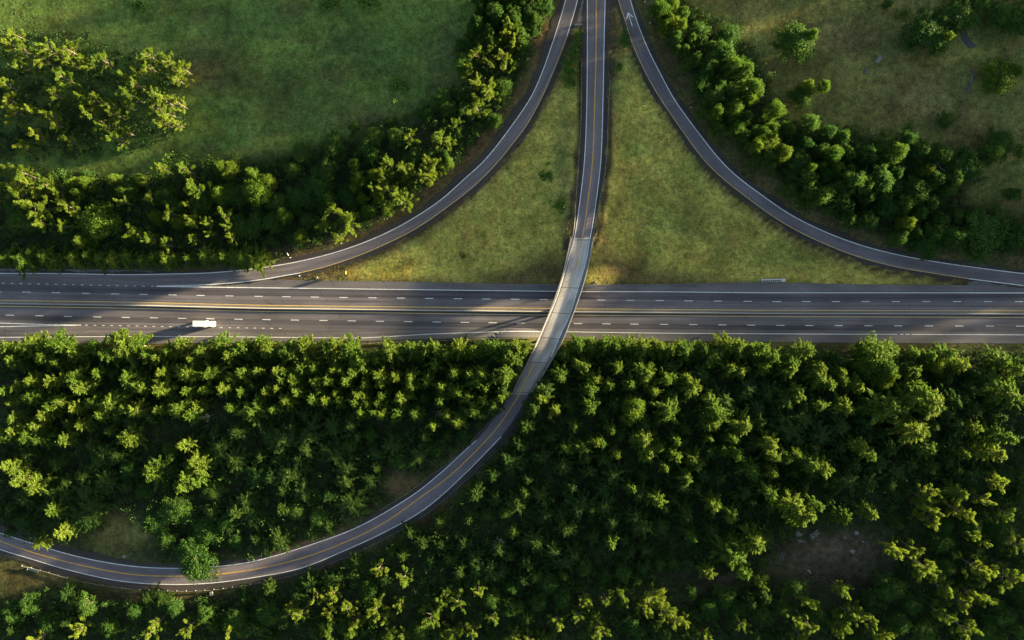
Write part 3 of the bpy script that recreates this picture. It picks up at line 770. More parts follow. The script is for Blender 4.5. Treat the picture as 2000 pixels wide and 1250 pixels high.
# crash cushion at the end of the highway guard rail
cx, cy = W(1509, 547.6); cc = empty('crash_cushion', (cx, cy, Ez(cx, cy)), math.atan2(1.2, 46) ); tag(cc, 'long white crash cushion with a row of dark cells beside the highway shoulder', 'crash cushion')
mb = MB()
for dy in (-0.62, 0.55): mb.box(-5.0, 3.4, dy - .06, dy + .06, 0.15, 0.95)
for k in range(10): mb.box(-5.0 + 0.92 * k, -4.86 + 0.92 * k, -0.56, 0.49, 0.2, 0.92)
mb.build('frame', M['cushion'], cc)
MB().box(-4.8, 3.2, 0.05, 0.485, 0.6, 0.9).build('cover', M['cushion'], cc)
MB().box(-4.95, 3.2, -0.54, 0.46, 0.02, 0.12).build('base_plate', M['dark'], cc)
MB().box(3.42, 5.1, -0.72, 0.66, 0.08, 1.0, 0.12).build('nose', M['cushion'], cc)
for k in range(8):
    x = -4.4 + 0.92 * k + random.uniform(-.06, .06)
    MB().tube([(x, -0.24, 0.13), (x, -0.24, 0.8)], [0.24, 0.24], 12).build('cell', M['dark'], cc)

# bar across the tip of the gore between left ramp and overpass road
x, y = W(1129.5, 49.5, ROAD_Z); o = empty('gore_barrier', (x, y, Ez(x, y))); tag(o, 'short pale barrier closing the grassy gore tip between left ramp and overpass road', 'barrier')
MB().box(-1.65, 1.65, -0.14, 0.14, 0.35, 0.68, 0.03).build('rail', M['woodlight'], o)
for k in (-1.4, 0, 1.4):
    q = bpy.data.objects.new('post', post_mesh(0.34)); COL.objects.link(q); q.parent = o; q.location = (k, 0, 0)

# ------------------------------------------------------------------ truck
tx, ty = W(402.5, 632.3); T_ = empty('box_truck', (tx, ty, 0.105), R(-0.8)); tag(T_, 'white box truck driving right in the lower carriageway of the highway', 'truck')
mb = MB(); mb.box(-4.15, 1.55, -1.27, 1.27, 1.0, 3.35, 0.05); mb.build('cargo_box', M['truck'], T_)
mb = MB()
for yy in (-1.22, 1.16): mb.box(-4.1, 1.5, yy, yy + 0.06, 3.352, 3.385)
mb.box(-4.168, -4.152, -1.15, 1.15, 1.15, 3.2)
mb.build('cargo_trim', M['chrome'], T_)
mb = MB(); mb.box(-4.0, 3.6, -0.5, 0.5, 0.62, 0.92); mb.box(-4.25, -4.13, -1.1, 1.1, 0.45, 0.65); mb.build('chassis', M['dark'], T_)
cab = MB().prism([(1.7, 0.7), (1.7, 2.45), (2.0, 2.62), (2.75, 2.6), (3.2, 2.5), (3.42, 1.75), (4.2, 1.55), (4.35, 1.3), (4.35, 0.7)], -1.02, 1.02).build('cab', M['truck'], T_)
MB().prism([(3.205, 2.44), (3.42, 1.79), (3.45, 1.8), (3.235, 2.45)], -0.93, 0.93).build('windshield', M['glass'], T_)
for s_ in (-1, 1):
    MB().box(2.1, 3.0, s_ * 1.03 - .012, s_ * 1.03 + .012, 1.75, 2.35).build('side_window', M['glass'], T_)
    MB().box(4.352, 4.40, s_ * 0.78 - .16, s_ * .78 + .16, 1.0, 1.22).build('headlight', M['lamp'], T_)
    MB().box(-4.19, -4.15, s_ * 1.05 - .1, s_ * 1.05 + .1, 0.72, 0.95).build('tail_light', M['red'], T_)
    MB().box(3.05, 3.2, s_ * 1.22 - .1, s_ * 1.22 + .1, 1.7, 2.1, 0.02).build('mirror', M['dark'], T_)
    for x in (3.25, -2.1, -3.2):
        wv = MB().tube([(x, s_ * 1.06 - .15, 0.5), (x, s_ * 1.06 + .15, 0.5)], [0.5, 0.5], 20).build('wheel', M['rubber'], T_)
        MB().tube([(x, s_ * 1.06 - .165, 0.5), (x, s_ * 1.06 + .165, 0.5)], [0.27, 0.27], 14).build('rim', M['chrome'], wv)
MB().box(4.353, 4.5, -1.0, 1.0, 0.5, 0.78, 0.03).build('bumper', M['chrome'], T_)

# ------------------------------------------------------------------ small roadside things
def on_ground(px, py, h=0.0):
    x, y = W(px, py)
    for _ in range(3): x, y = W(px, py, Ez(x, y) + h)
    return x, y, Ez(x, y)


def sign(px, py, face, rz, label, w_, h_, ht, chev=False):
    x, y, z = on_ground(px, py); o = empty('road_sign', (x, y, z), R(rz)); tag(o, label, 'road sign')
    MB().box(-.05, .05, -.05, .05, -.4, ht).build('post', M['post'], o)
    mb = MB(); mb.box(-.088, -.055, -w_ / 2, w_ / 2, ht - h_, ht + 0.05); p = mb.build('panel', M[face], o)
    MB().box(-.054, .09, -w_ / 2, w_ / 2, ht + .052, ht + .08).build('top_edge', M[face], o)
    return o


sign(678, 533, 'signyellow', -4, 'upright yellow sign standing in the gore beside the left ramp', 1.3, 1.3, 2.4)
sign(565, 497, 'signwhite', 30, 'white sign on a post by the left ramp, at the edge of the trees', 1.2, 0.9, 2.3)


def delineator(px, py, label):
    x, y, z = on_ground(px, py); o = empty('marker_post', (x, y, z), random.uniform(0, 3)); tag(o, label, 'marker post', 'white marker posts beside the ramps')
    MB().box(-.07, .07, -.05, .05, -.3, 1.0).build('post', M['signwhite'], o)
    MB().box(-.15, .15, -.12, .12, 1.002, 1.12).build('reflector_cap', M['signwhite'], o)


for px, py, lb in ((1259, 5, 'white marker post beside the right ramp, above the painted arrow'), (1269, 46, 'white marker post by the right ramp, level with the painted arrow'), (1349, 211, 'white marker post at the foot of the trees beside the right ramp bend'),
                   (1651, 445, 'pale marker post on the verge of the lower right ramp'), (757, 428, 'white marker post under the trees beside the middle of the left ramp'), (667, 475, 'white marker post below the trees near the lower left ramp'),
                   (586, 539, 'small marker post at the rounded nose of the left ramp gore'), (568, 503.5, 'low white marker post just below the white sign by the left ramp')):
    delineator(px, py, lb)


def rock(px, py, r, label, name='rock', mat='stone', sq=0.7):
    import bmesh
    x, y, z = on_ground(px, py)
    bm = bmesh.new(); bmesh.ops.create_icosphere(bm, subdivisions=2, radius=r)
    for v in bm.verts: v.co *= 1 + random.uniform(-.22, .22); v.co.z = v.co.z * sq + r * 0.35
    me = bpy.data.meshes.new(name); bm.to_mesh(me); bm.free(); me.materials.append(M[mat])
    o = bpy.data.objects.new(name, me); COL.objects.link(o); o.location = (x, y, z); tag(o, label, 'rock')


rock(1163, 551, 0.5, 'white boulder beside the highway shoulder just right of the bridge')
rock(619, 542.5, 0.6, 'pale rock in the bare dirt of the left ramp gore')
rock(1672, 1040, 0.9, 'pale stone near the scrap in the dirt clearing')
rock(1650, 1050, 0.5, 'small grey stone in the middle of the dirt clearing')
rock(1685, 1058, 0.5, 'small white stone at the right side of the dirt clearing')


def cabinet(px, py, label, sx, sy, h, rz=0):
    x, y, z = on_ground(px, py); o = empty('utility_box', (x, y, z), R(rz)); tag(o, label, 'utility box')
    MB().box(-sx / 2, sx / 2, -sy / 2, sy / 2, -.3, h, .03).build('body', M['parapet'], o)
    MB().box(-sx / 2 - .06, sx / 2 + .06, -sy / 2 - .06, sy / 2 + .06, h + .002, h + .1, .02).build('lid', M['stone'], o)


cabinet(243, 1086.5, 'small pale utility box on the verge above the curving road, by the grassy clearing', 0.9, 0.9, 0.7, 20)
cabinet(414, 1158.5, 'pale concrete utility box below the guard rail, near the round tree', 1.1, 1.5, 0.8, 8)
x, y, z = on_ground(66, 1113); o = empty('rail_terminal', (x, y, z), R(-18)); tag(o, 'pale yellow guard rail terminal at the outer verge of the curving road', 'barrier end')
MB().box(-2.1, 2.1, -.5, .5, -.2, .55, .08).build('body', M['woodlight'], o); MB().box(-2.3, -2.102, -.55, .55, .1, .9, .04).build('end_plate', M['stone'], o)

# picnic tables and slabs in the upper right field
def table(px, py, rz, mat, label, L_=3.0, w_=1.5, benches=True, lo=0.0):
    x, y, z = on_ground(px, py); o = empty('picnic_table', (x, y, z), R(rz)); tag(o, label, 'picnic table', 'picnic tables in the upper right field')
    mb = MB()
    for k in range(4): mb.box(-L_ / 2, L_ / 2, -w_ * .3 + k * w_ * .15 + .01, -w_ * .3 + (k + 1) * w_ * .15 - .01, .70, .76)
    mb.build('tabletop', M[mat], o)
    for s_ in (-1, 1):
        MB().box(-L_ / 2, L_ / 2, s_ * w_ * .5 - .16, s_ * w_ * .5 + .16, .40, .45).build('bench', M[mat], o)
        mb = MB(); mb.box(s_ * L_ * .35 - .05, s_ * L_ * .35 + .05, -w_ * .5, w_ * .5, .33, .398); mb.box(s_ * L_ * .35 - .05, s_ * L_ * .35 + .05, -.08, .08, -.1, .698)
        mb.build('trestle', M['wood'], o)


table(1715, 117.5, 52, 'woodlight', 'pale picnic table set diagonally in the upper right field')
table(1690, 139, 75, 'wood', 'dark weathered picnic table just below the pale diagonal one', 2.4, 1.0)
table(1895.5, 156.5, 86, 'stone', 'white picnic table left of the bright lone tree in the field', 3.2, 1.1)
table(1889.5, 174.5, 84, 'wood', 'grey picnic table directly below the white one in the field', 3.2, 1.3)
table(1899, 140.5, 86, 'wood', 'brown picnic table directly above the white one in the field', 2.6, 0.9)
tag(ribbon('path', [[(1866, 45), (1872, 66), (1878, 82), (1890, 96)], [(1882, 42), (1886, 64), (1893, 80), (1906, 92)]], ['lane_dark'], drape(0.05), n=30, zref=5.5, skirt=0.2), kind='structure')

# scrap in the dirt clearing
def planks(px, py, rz, n, L_, spread, label, mat='wood'):
    x, y, z = on_ground(px, py); o = empty('timber_pile', (x, y, z), R(rz)); tag(o, label, 'timber pile')
    for k in range(n):
        l = L_ * random.uniform(.5, 1.0); w_ = random.uniform(.15, .32); q = random.uniform(-spread, spread)
        b = MB(); b.box(-l / 2, l / 2, -w_, w_, 0, .08); p = b.build('board', M[mat if random.random() < .6 else 'woodlight'], o)
        p.location = (random.uniform(-.6, .6), q, .05 + .10 * k); p.rotation_euler = (random.uniform(-.05, .05), random.uniform(-.04, .04), random.uniform(-.25, .25))


planks(1588, 1044, 24, 10, 3.8, 1.1, 'heap of grey boards along the upper edge of the dirt clearing')
planks(1565, 1055, 20, 6, 2.8, 0.7, 'small stack of pale boards at the left end of the board heap')
planks(1560, 1042, 30, 6, 2.6, 1.2, 'dark loose boards lying just under the tall spiky conifer')
planks(1665, 1077, -35, 4, 2.2, 0.7, 'few pale broken boards beside the dark hollow in the clearing', 'woodlight')
planks(1581, 1115, -40, 4, 2.4, 0.6, 'few dark boards at the lower edge of the dirt clearing')
x, y, z = on_ground(1527, 1087); o = empty('metal_rack', (x, y, z), R(75)); tag(o, 'thin pale metal rack lying at the left side of the dirt clearing', 'rack')
for s_ in (-.6, .6): MB().box(-1.5, 1.5, s_ - .06, s_ + .06, .25, .36).build('side_rail', M['steel'], o)
for k in (-1.4, 0, 1.4): MB().box(k - .05, k + .05, -.538, .538, .26, .34).build('rung', M['steel'], o)

# ------------------------------------------------------------------ trees: crown and trunk meshes
class LB:
    """Collects many leaf blades (quads) and limb tubes."""
    def __init__(s): s.q = []
    def blades(s, c, axis, nrm, ln, wd):
        """Quads centred at c, long along axis, lying across nrm."""
        c = np.asarray(c); a = axis / (np.linalg.norm(axis, axis=1, keepdims=True) + 1e-9)
        w_ = np.cross(nrm, a); w_ /= (np.linalg.norm(w_, axis=1, keepdims=True) + 1e-9)
        a = a * np.asarray(ln).reshape(-1, 1) / 2; w_ = w_ * np.asarray(wd).reshape(-1, 1) / 2
        s.q.append(np.stack([c - a, c + w_ * 1.0 - a * .1, c + a, c - w_ - a * .1], 1))
    def mesh(s, name, mat):
        q = np.concatenate(s.q).astype(np.float32); n = len(q)
        me = bpy.data.meshes.new(name)
        me.vertices.add(n * 4); me.vertices.foreach_set('co', q.ravel())
        me.loops.add(n * 4); me.loops.foreach_set('vertex_index', np.arange(n * 4, dtype=np.int32))
        me.polygons.add(n); me.polygons.foreach_set('loop_start', np.arange(0, n * 4, 4, dtype=np.int32))
        me.materials.append(mat); me.update(); me.validate()
        return me


def unit(n, g):
    v = g.normal(size=(n, 3)); return v / np.linalg.norm(v, axis=1, keepdims=True)


def tube_mesh(name, tubes, mat):
    mb = MB()
    for pts, rads in tubes: mb.tube(pts, rads, 6)
    o = mb.build(name, mat, smooth=True); me = o.data; bpy.data.objects.remove(o); return me


def conifer_proto(seed, H=10.0, Rr=3.0, leaf='conifer'):
    """Feathery conifer: plume-like branches in a loose star round a straight trunk."""
    g = np.random.default_rng(seed); lb = LB(); tubes = []
    lean = g.normal(0, .25, 2)
    ax = lambda z: np.array((lean[0] * (z / H) ** 2, lean[1] * (z / H) ** 2, z))
    tubes.append(([ax(z) for z in np.linspace(-1.0, H * .97, 7)], [.24, .2, .17, .13, .09, .05, .02]))
    nb = int(g.integers(42, 58)); ph = g.uniform(0, 6.28)
    lop = g.uniform(.7, 1.25, 9)
    for i in range(nb):
        t = (i + g.uniform(0, .8)) / nb
        z = H * (0.20 + 0.78 * t)
        ph += 2.4 + g.normal(0, .35)
        L_ = Rr * (1 - t) ** 0.62 * g.uniform(.65, 1.2) * lop[int((ph % 6.283) / 6.284 * 9)] + 0.5
        if g.random() < .06: L_ *= .4
        rise = L_ * (0.10 + .55 * t) * g.uniform(.5, 1.3); droop = L_ * .22 * g.uniform(.3, 1.2)
        d = np.array((math.cos(ph), math.sin(ph)))
        side = np.array((-d[1], d[0])) * g.normal(0, .18) * L_
        def at(s_): return ax(z) + np.column_stack([d[0] * L_ * s_ + side[0] * s_ ** 2, d[1] * L_ * s_ + side[1] * s_ ** 2, rise * s_ - droop * s_ ** 2.5])
        if i % 2 == 0: tubes.append(([tuple(p) for p in at(np.array([0, .5, .95]))], [.055 * (1.3 - t), .035, .012]))
        m = int(34 + 22 * L_)
        s_ = g.uniform(.18, 1, m) ** .8
        p = at(s_); q = at(np.minimum(s_ + .1, 1.1)); dirn = q - p
        dirn /= np.linalg.norm(dirn, axis=1, keepdims=True) + 1e-9
        wid = .38 * (1.15 - s_ * .75) * (1 + .25 * L_ / Rr)
        p = p + g.normal(0, 1, (m, 3)) * wid[:, None] * np.array((.55, .55, .4))
        axd = dirn * 1.0 + g.normal(0, .42, (m, 3)) + np.array((0, 0, -.1))
        lb.blades(p, axd, unit(m, g), g.uniform(.45, .95, m), g.uniform(.13, .24, m))
    m = 26
    p = ax(H) + g.normal(0, 1, (m, 3)) * np.array((.3, .3, .55)) - np.array((0, 0, .3))
    lb.blades(p, g.normal(0, .5, (m, 3)) + np.array((0, 0, 1)), unit(m, g), g.uniform(.5, .9, m), g.uniform(.15, .25, m))
    return lb.mesh('crown', M[leaf]), tube_mesh('trunk', tubes, M['bark'])


def clump(lb, g, c, r, m, size, flat=.8):
    u_ = unit(m, g); u_[:, 2] = np.abs(u_[:, 2]) * 1.0 - .35 * (g.random(m) < .35)
    rr = r * g.uniform(.3, 1.28, m)[:, None]
    p = c + u_ * rr * np.array((1, 1, flat)) * g.uniform(.6, 1.45, 3)
    lb.blades(p, g.normal(0, 1, (m, 3)), u_ + g.normal(0, .5, (m, 3)), g.uniform(.7, 1.3, m) * size, g.uniform(.45, .8, m) * size)


def broad_proto(seed, H=9.0, Rr=4.0, lobes=26, leaf='broad', irr=(.68, 1.15)):
    """Spreading broadleaf: leaf clumps of uneven size over an irregular dome."""
    g = np.random.default_rng(seed); lb = LB(); tubes = []
    fork = H * .3
    tubes.append(([(0, 0, -1), (.05, 0, fork * .5), (0, .08, fork)], [.34, .28, .24]))
    lop = g.uniform(*irr, 7)
    for i in range(lobes):
        th = 2.4 * i + g.normal(0, .3); t = (i + .5) / lobes
        el = math.asin(min(.995, (1 - t) ** .8 * 1.0))
        rad = lop[int((th % 6.283) / 6.284 * 7)] * g.uniform(.72, 1.18)
        c = np.array((math.cos(th) * math.cos(el) * Rr * .78 * rad, math.sin(th) * math.cos(el) * Rr * .78 * rad, H * .34 + math.sin(el) * H * .56 * g.uniform(.75, 1.05)))
        r = g.uniform(.38, 1.15) * Rr * .29
        if i % 2 == 0: tubes.append(([(0, .05, fork * .9), tuple(c * np.array((.5, .5, 1)) * np.array((1, 1, .72))), tuple(c)], [.14, .08, .03]))
        clump(lb, g, c, r, int(125 * (r / 1.1) ** 1.3) + 36, .36)
    m = 160
    u_ = unit(m, g); p = u_ * np.array((Rr * .6, Rr * .6, H * .3)) + np.array((0, 0, H * .38))
    lb.blades(p, g.normal(0, 1, (m, 3)), u_, g.uniform(.5, .9, m), g.uniform(.3, .6, m))
    return lb.mesh('crown', M[leaf]), tube_mesh('trunk', tubes, M['bark'])


def tuft_proto(seed, H=11.0, Rr=3.2):
    """Slender tree with forking pale limbs that end in separate leaf tufts."""
    g = np.random.default_rng(seed); lb = LB(); tubes = []
    lean = g.normal(0, .5, 2)
    ax = lambda z: np.array((lean[0] * (z / H) ** 1.5, lean[1] * (z / H) ** 1.5, z))
    tubes.append(([ax(max(z, 0)) + np.array((0, 0, min(z, 0))) for z in (-1, 2, 4.5, 7, H * .86)], [.18, .14, .10, .07, .03]))
    nl = int(g.integers(12, 16)); ph = g.uniform(0, 6)
    for i in range(nl):
        t = (i + .5) / nl; z = H * (.16 + .72 * t); ph += 2.4 + g.normal(0, .5)
        L_ = Rr * g.uniform(.5, 1.05) * (1.1 - .55 * t)
        d = np.array((math.cos(ph), math.sin(ph), g.uniform(.35, .9)))
        tip = ax(z) + d * L_; mid = ax(z) + d * L_ * .5 + np.array((0, 0, -.12 * L_))
        tubes.append(([tuple(ax(z)), tuple(mid), tuple(tip)], [.045, .03, .012]))
        for k in range(int(g.integers(1, 3))):
            c = tip + g.normal(0, 1, 3) * np.array((.55, .55, .35)) * Rr * .34 - d * L_ * .12 * k
            r = g.uniform(.5, 1.0)
            m = int(150 * r / .6) + 24
            u_ = unit(m, g); p = c + u_ * r * g.uniform(.1, 1.0, m)[:, None] ** .8 * np.array((.8, .8, .8)) + (d + g.normal(0, .25, 3))[None] * (r * g.uniform(-.7, 1.0, m))[:, None]
            lb.blades(p, u_ * .7 + g.normal(0, .4, (m, 3)) + d * .8, unit(m, g), g.uniform(.3, .72, m), g.uniform(.10, .22, m))
    c = ax(H * .92); m = 190
    u_ = unit(m, g); p = c + u_ * g.uniform(.3, 1.0, m)[:, None] * np.array((.9, .9, .8))
    lb.blades(p, u_ + g.normal(0, .5, (m, 3)), unit(m, g), g.uniform(.26, .55, m), g.uniform(.14, .27, m))
    return lb.mesh('crown', M['tuft']), tube_mesh('trunk', tubes, M['bark'])


def bare_proto(seed, H=9.0, Rr=3.5):
    g = np.random.default_rng(seed); tubes = []
    tubes.append(([(0, 0, -1), (.1, 0, H * .3), (0, .2, H * .6)], [.22, .16, .1]))
    tw = []
    for i in range(11):
        ph = 2.4 * i; z = H * g.uniform(.3, .6); L_ = Rr * g.uniform(.6, 1.1)
        a = np.array((0, .1, z)); b = a + np.array((math.cos(ph) * L_ * .6, math.sin(ph) * L_ * .6, H * .18)); c = b + np.array((math.cos(ph + .3) * L_ * .5, math.sin(ph + .3) * L_ * .5, H * .12))
        tubes.append(([tuple(a), tuple(b), tuple(c)], [.08, .05, .02]))
        for k in range(4):
            e = b + (c - b) * g.random(); f = e + g.normal(0, .5, 3) * np.array((1, 1, .6)) + np.array((0, 0, .4)); tw.append(([tuple(e), tuple(f)], [.035, .012]))
    return tube_mesh('twigs', tw, M['barkpale']), tube_mesh('trunk', tubes, M['barkpale'])


PROTO = {'conifer_tree': ([conifer_proto(100 + i) for i in range(14)], 10.0, 3.0),
         'broadleaf_tree': ([broad_proto(200 + i, lobes=36 + 3 * i) for i in range(8)], 9.0, 4.0),
         'young_conifer_tree': ([conifer_proto(150 + i, leaf='youngconifer') for i in range(7)], 10.0, 3.0),
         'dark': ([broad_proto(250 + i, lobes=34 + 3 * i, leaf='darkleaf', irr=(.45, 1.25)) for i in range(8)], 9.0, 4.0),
         'slender_tree': ([tuft_proto(300 + i) for i in range(8)], 11.0, 3.2),
         'bare_tree': ([bare_proto(400 + i) for i in range(2)], 9.0, 3.5)}
SHRUBP = []
for i in range(4):
    g_ = np.random.default_rng(500 + i); lb_ = LB()
    for k in range(14):
        c_ = np.array((*(g_.normal(0, .55, 2)), g_.uniform(.3, .9))); clump(lb_, g_, c_, g_.uniform(.4, .7), 34, .3)
    SHRUBP.append((lb_.mesh('foliage', M['shrub']), tube_mesh('stem', [([(0, 0, -.4), (.05, .02, .5), (0, 0, 1.0)], [.06, .05, .02])], M['bark'])))

TRUCK = 8.5
RSC = {'conifer_tree': 1.35, 'broadleaf_tree': 1.2, 'slender_tree': 1.02, 'young_conifer_tree': 1.4, 'bare_tree': 1.0}
USED = set()
PLACED = []
COUNT = {}
bridge_x = lambda y: None


def num(v):
    return str(int(round(v)))


def where(x, y, mode):
    u_ = abs(x - 20) / TRUCK; v = abs(y - 4.3) / TRUCK
    f = (lambda a: str(int(round(a)))) if mode == 0 else ((lambda a: ('%.1f' % (round(a * 2) / 2)).replace('.0', '')) if mode == 1 else (lambda a: '%.1f' % a))
    side = 'right' if x > 20 else 'left'
    if mode: return '%s trucks %s of bridge, %s %s highway' % (f(u_), side, f(v), 'above' if y > 0 else 'below')
    return '%s truck lengths %s of the bridge, %s %s the highway' % (f(u_), side, f(v), 'above' if y > 0 else 'below')


NOUN = {'young_conifer_tree': 'young conifer', 'conifer_tree': 'conifer', 'broadleaf_tree': 'broadleaf', 'slender_tree': 'tufted tree', 'bare_tree': 'bare tree', 'shrub': 'shrub'}
GROUPS = {'young_conifer_tree': 'young conifers under the taller wood', 'conifer_tree': 'conifers of the roadside wood', 'broadleaf_tree': 'broadleaf trees round the interchange', 'slender_tree': 'slender tufted trees above the highway', 'bare_tree': 'bare trees', 'shrub': 'shrubs on the grass'}


def label_for(kind, x, y, size, lit):
    base = '%s %s %s' % (size, 'sunlit' if lit else 'dark', NOUN[kind])
    for mode in (0, 1, 2):
        s_ = base + ', ' + where(x, y, mode)
        if s_ not in USED: break
    USED.add(s_)
    return s_


def tree(kind, px, py, r, h, lit=True, lean=None, top=0.72, grow=True, label=None):
    """A tree whose crown shows at photo pixel px, py; r = crown radius in photo pixels, h = height in metres."""
    x, y = W(px, py, 2.0)
    for _ in range(4): x, y = W(px, py, Ez(x, y) + h * top)
    zg = Ez(x, y)
    k = (CAM_H - zg - h * .6) / CAM_H
    if not lit and grow: r *= random.uniform(.8, 1.3)
    rr = r / S * k * RSC[kind]
    protos, PH, PR = PROTO['dark' if kind == 'broadleaf_tree' and not lit else kind]  # broadleafs marked unlit get darker leaves, shade put into the colour
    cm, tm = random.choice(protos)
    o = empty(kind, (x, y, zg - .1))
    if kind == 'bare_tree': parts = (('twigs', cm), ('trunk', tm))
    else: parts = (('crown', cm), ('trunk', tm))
    sx = rr / PR
    sx *= random.uniform(.85, 1.2)
    o.scale = (sx * random.uniform(.85, 1.15), sx * random.uniform(.85, 1.15), h / PH)
    a, b = lean or (0, 0)
    o.rotation_mode = 'ZYX'
    tilt = Vector((-(b + random.gauss(0, .03)), a + random.gauss(0, .03), 0))
    from mathutils import Quaternion, Matrix
    q = Quaternion(tilt.normalized(), tilt.length) if tilt.length > 1e-6 else Quaternion()
    o.rotation_mode = 'QUATERNION'
    o.rotation_quaternion = q @ Quaternion((0, 0, 1), random.uniform(0, 2 * math.pi))
    for nm, me_ in parts:
        c = bpy.data.objects.new(nm, me_); COL.objects.link(c); c.parent = o
    rm = r / S
    size = 'small' if rm < 2.1 else 'narrow' if rm < 2.9 else 'medium' if rm < 3.9 else 'broad' if rm < 5.5 else 'huge'
    tag(o, label or label_for(kind, x, y, size, lit), 'tree', GROUPS[kind])
    PLACED.append((x, y, rm, h))
    COUNT[kind] = COUNT.get(kind, 0) + 1
    return o


def batch(kind, text, h, lit=True, lean=None, jit=.13, top=.72, rs=1.0):
    for w_ in text.split():
        a = w_.split(',')
        px, py, r = float(a[0]), float(a[1]), float(a[2])
        hh = (float(a[3]) if len(a) > 3 else h + (r - 14) * .10) * random.uniform(1 - jit, 1 + jit)
        tree(kind, px, py, r * rs, hh, lit, lean, top)


# grove in the upper left field
batch('slender_tree', '''15,88,17 45,98,16 25,62,12 92,93,17 135,97,19 34,125,12 88,118,15 138,125,12 162,118,13 198,114,14 122,150,19,15 12,165,16 18,195,15 25,218,19 108,185,18 62,216,12 95,222,18
110,242,15 160,195,16 185,195,15 215,205,15 222,222,15 180,228,17 210,247,14 228,270,20 245,256,14 70,262,13 42,282,14 133,275,13 290,105,13 290,128,15 265,140,12 245,150,10 268,165,11 320,112,12 334,127,12 356,131,14 342,152,13
255,185,15 245,206,12 300,180,11 300,205,15 320,195,13 327,217,17 347,200,12 316,237,13 341,238,12''', 12.5, rs=.95)
# upper edge of the wood by the left side of the picture, and the belt along the left ramp
batch('slender_tree', '''15,330,17 45,340,15 20,362,15 55,357,14 35,380,17 85,358,18 112,370,15 118,386,13 70,402,24,15 135,405,19 127,440,14 80,437,15 292,385,13 245,395,12 315,330,14 360,330,16 375,365,15 385,370,17 365,398,11 335,415,15 375,430,15 405,435,12 412,455,10
440,420,15 445,442,12 452,465,10 260,455,16 290,465,13 325,478,14 375,467,12 760,320,16 790,335,15 815,343,15 748,345,14 728,368,11 755,370,15 775,377,14 785,395,20 650,412,15 680,435,19 630,440,14 660,462,14 847,325,18 832,342,14 803,270,16
858,270,17 876,276,13 935,105,15 960,80,13 980,110,14 990,126,11 955,126,12 910,135,11 930,157,15 958,172,19 935,210,19 985,60,11 995,48,13 1005,80,11 890,240,13''', 12.5)
batch('broadleaf_tree', '''185,430,36,13 140,358,12 165,358,14 150,378,11 222,350,11 268,350,12 232,372,11 155,470,12 300,422,11 345,432,14 425,325,14 450,325,16 440,340,12 490,335,12 425,378,20 490,370,20 520,355,20 500,374,24 690,318,14 728,342,12 875,316,11
700,350,16 692,365,9 707,385,11 715,412,11 755,412,11 740,387,12 585,460,15 640,385,15 555,420,14 1005,45,14 1010,8,13 1040,5,15 975,5,12''', 10.5)
batch('broadleaf_tree', '''40,425,20 30,405,18 250,370,16 320,380,20 340,400,18 390,395,20 450,380,20 470,440,18 500,435,20 530,430,16 600,430,14 570,330,20 640,330,20 585,300,14 650,280,22 620,360,20 580,385,22 680,380,18 545,395,18 570,465,14 530,472,13
728,265,16 690,245,10 760,237,10 770,262,14 835,222,10 862,195,18 840,300,14 868,302,12 900,182,12 905,208,14 895,256,10 1025,35,16 1045,58,12 1020,90,14 1000,125,12 985,170,14 970,235,12 920,60,14 950,30,16 880,210,14 720,300,14 810,300,14 905,90,14''', 7.0, False)
# dark feathery row against the highway and the drooping pair by the ramp
batch('conifer_tree', '40,505,17 85,502,15 110,506,15 145,505,15 195,504,13 220,503,15 10,502,15 60,490,12 170,492,12 245,500,12 300,500,12 340,505,12 420,500,10 455,500,10', 8.0, False, (0, -.12))
batch('conifer_tree', '275,503,12 322,503,12 365,500,11 400,497,13 436,498,10 475,500,19 499,503,16 512,505,12', 9.5, True, (0, -.12))
# right hand belt
batch('broadleaf_tree', '''1290,15,17 1312,8,13 1310,36,15 1298,52,13 1335,50,13 1435,125,22 1460,133,17 1475,170,22 1465,192,14 1435,210,16 1490,260,16 1478,283,14 1440,250,15 1515,215,20 1505,275,20 1530,295,17 1510,252,14 1630,300,18 1690,300,13 1750,297,20 1583,325,13 1635,327,14 1775,437,18 1400,218,15''', 13.5)
batch('broadleaf_tree', '''1365,62,16 1350,72,14 1425,68,30,9.5 1390,120,20 1345,120,13 1325,97,9 1395,185,20 1410,165,17 1370,160,18 1375,220,11 1405,250,15 1340,95,12 1380,200,14 1430,180,18 1460,230,18 1455,265,14 1425,235,12 1500,300,14 1480,310,12 1540,250,15 1590,240,16 1620,255,15 1650,265,17 1575,275,18 1560,310,20
1605,290,18 1660,300,18 1510,322,14 1580,347,20 1592,365,14 1615,340,15 1650,380,25 1655,400,15 1700,385,15 1695,430,20 1680,345,18 1730,380,16 1747,362,14 1735,402,16 1720,330,18 1750,335,15 1795,370,24 1770,392,16 1830,350,16 1865,345,19 1850,372,15 1890,325,22 1820,395,16 1800,412,15 1830,450,20 1865,460,17
1755,465,17 1810,475,15 1840,432,16 1790,455,16 1925,450,38,11 1910,487,13 1985,375,20 1990,460,22 1775,270,15 1800,290,15 1840,300,16 1960,280,34,9 1945,300,20 1550,340,14 1545,370,12 1620,405,16 1660,430,14 1700,300,16 1730,290,14 1320,72,14,12 1362,112,17,13 1382,142,17,13 1415,98,17,13 1336,22,14,12 1392,88,15,13 1600,386,18,14 1640,362,18,15.5 1690,362,18,16 1572,396,14,12 1660,330,18,14 1720,352,18,15 1610,376,20,17 1585,374,18,16 1672,352,20,18 1722,340,20,18.5''', 11.3, False)  # last, tallest trees added to block low sun on the grass
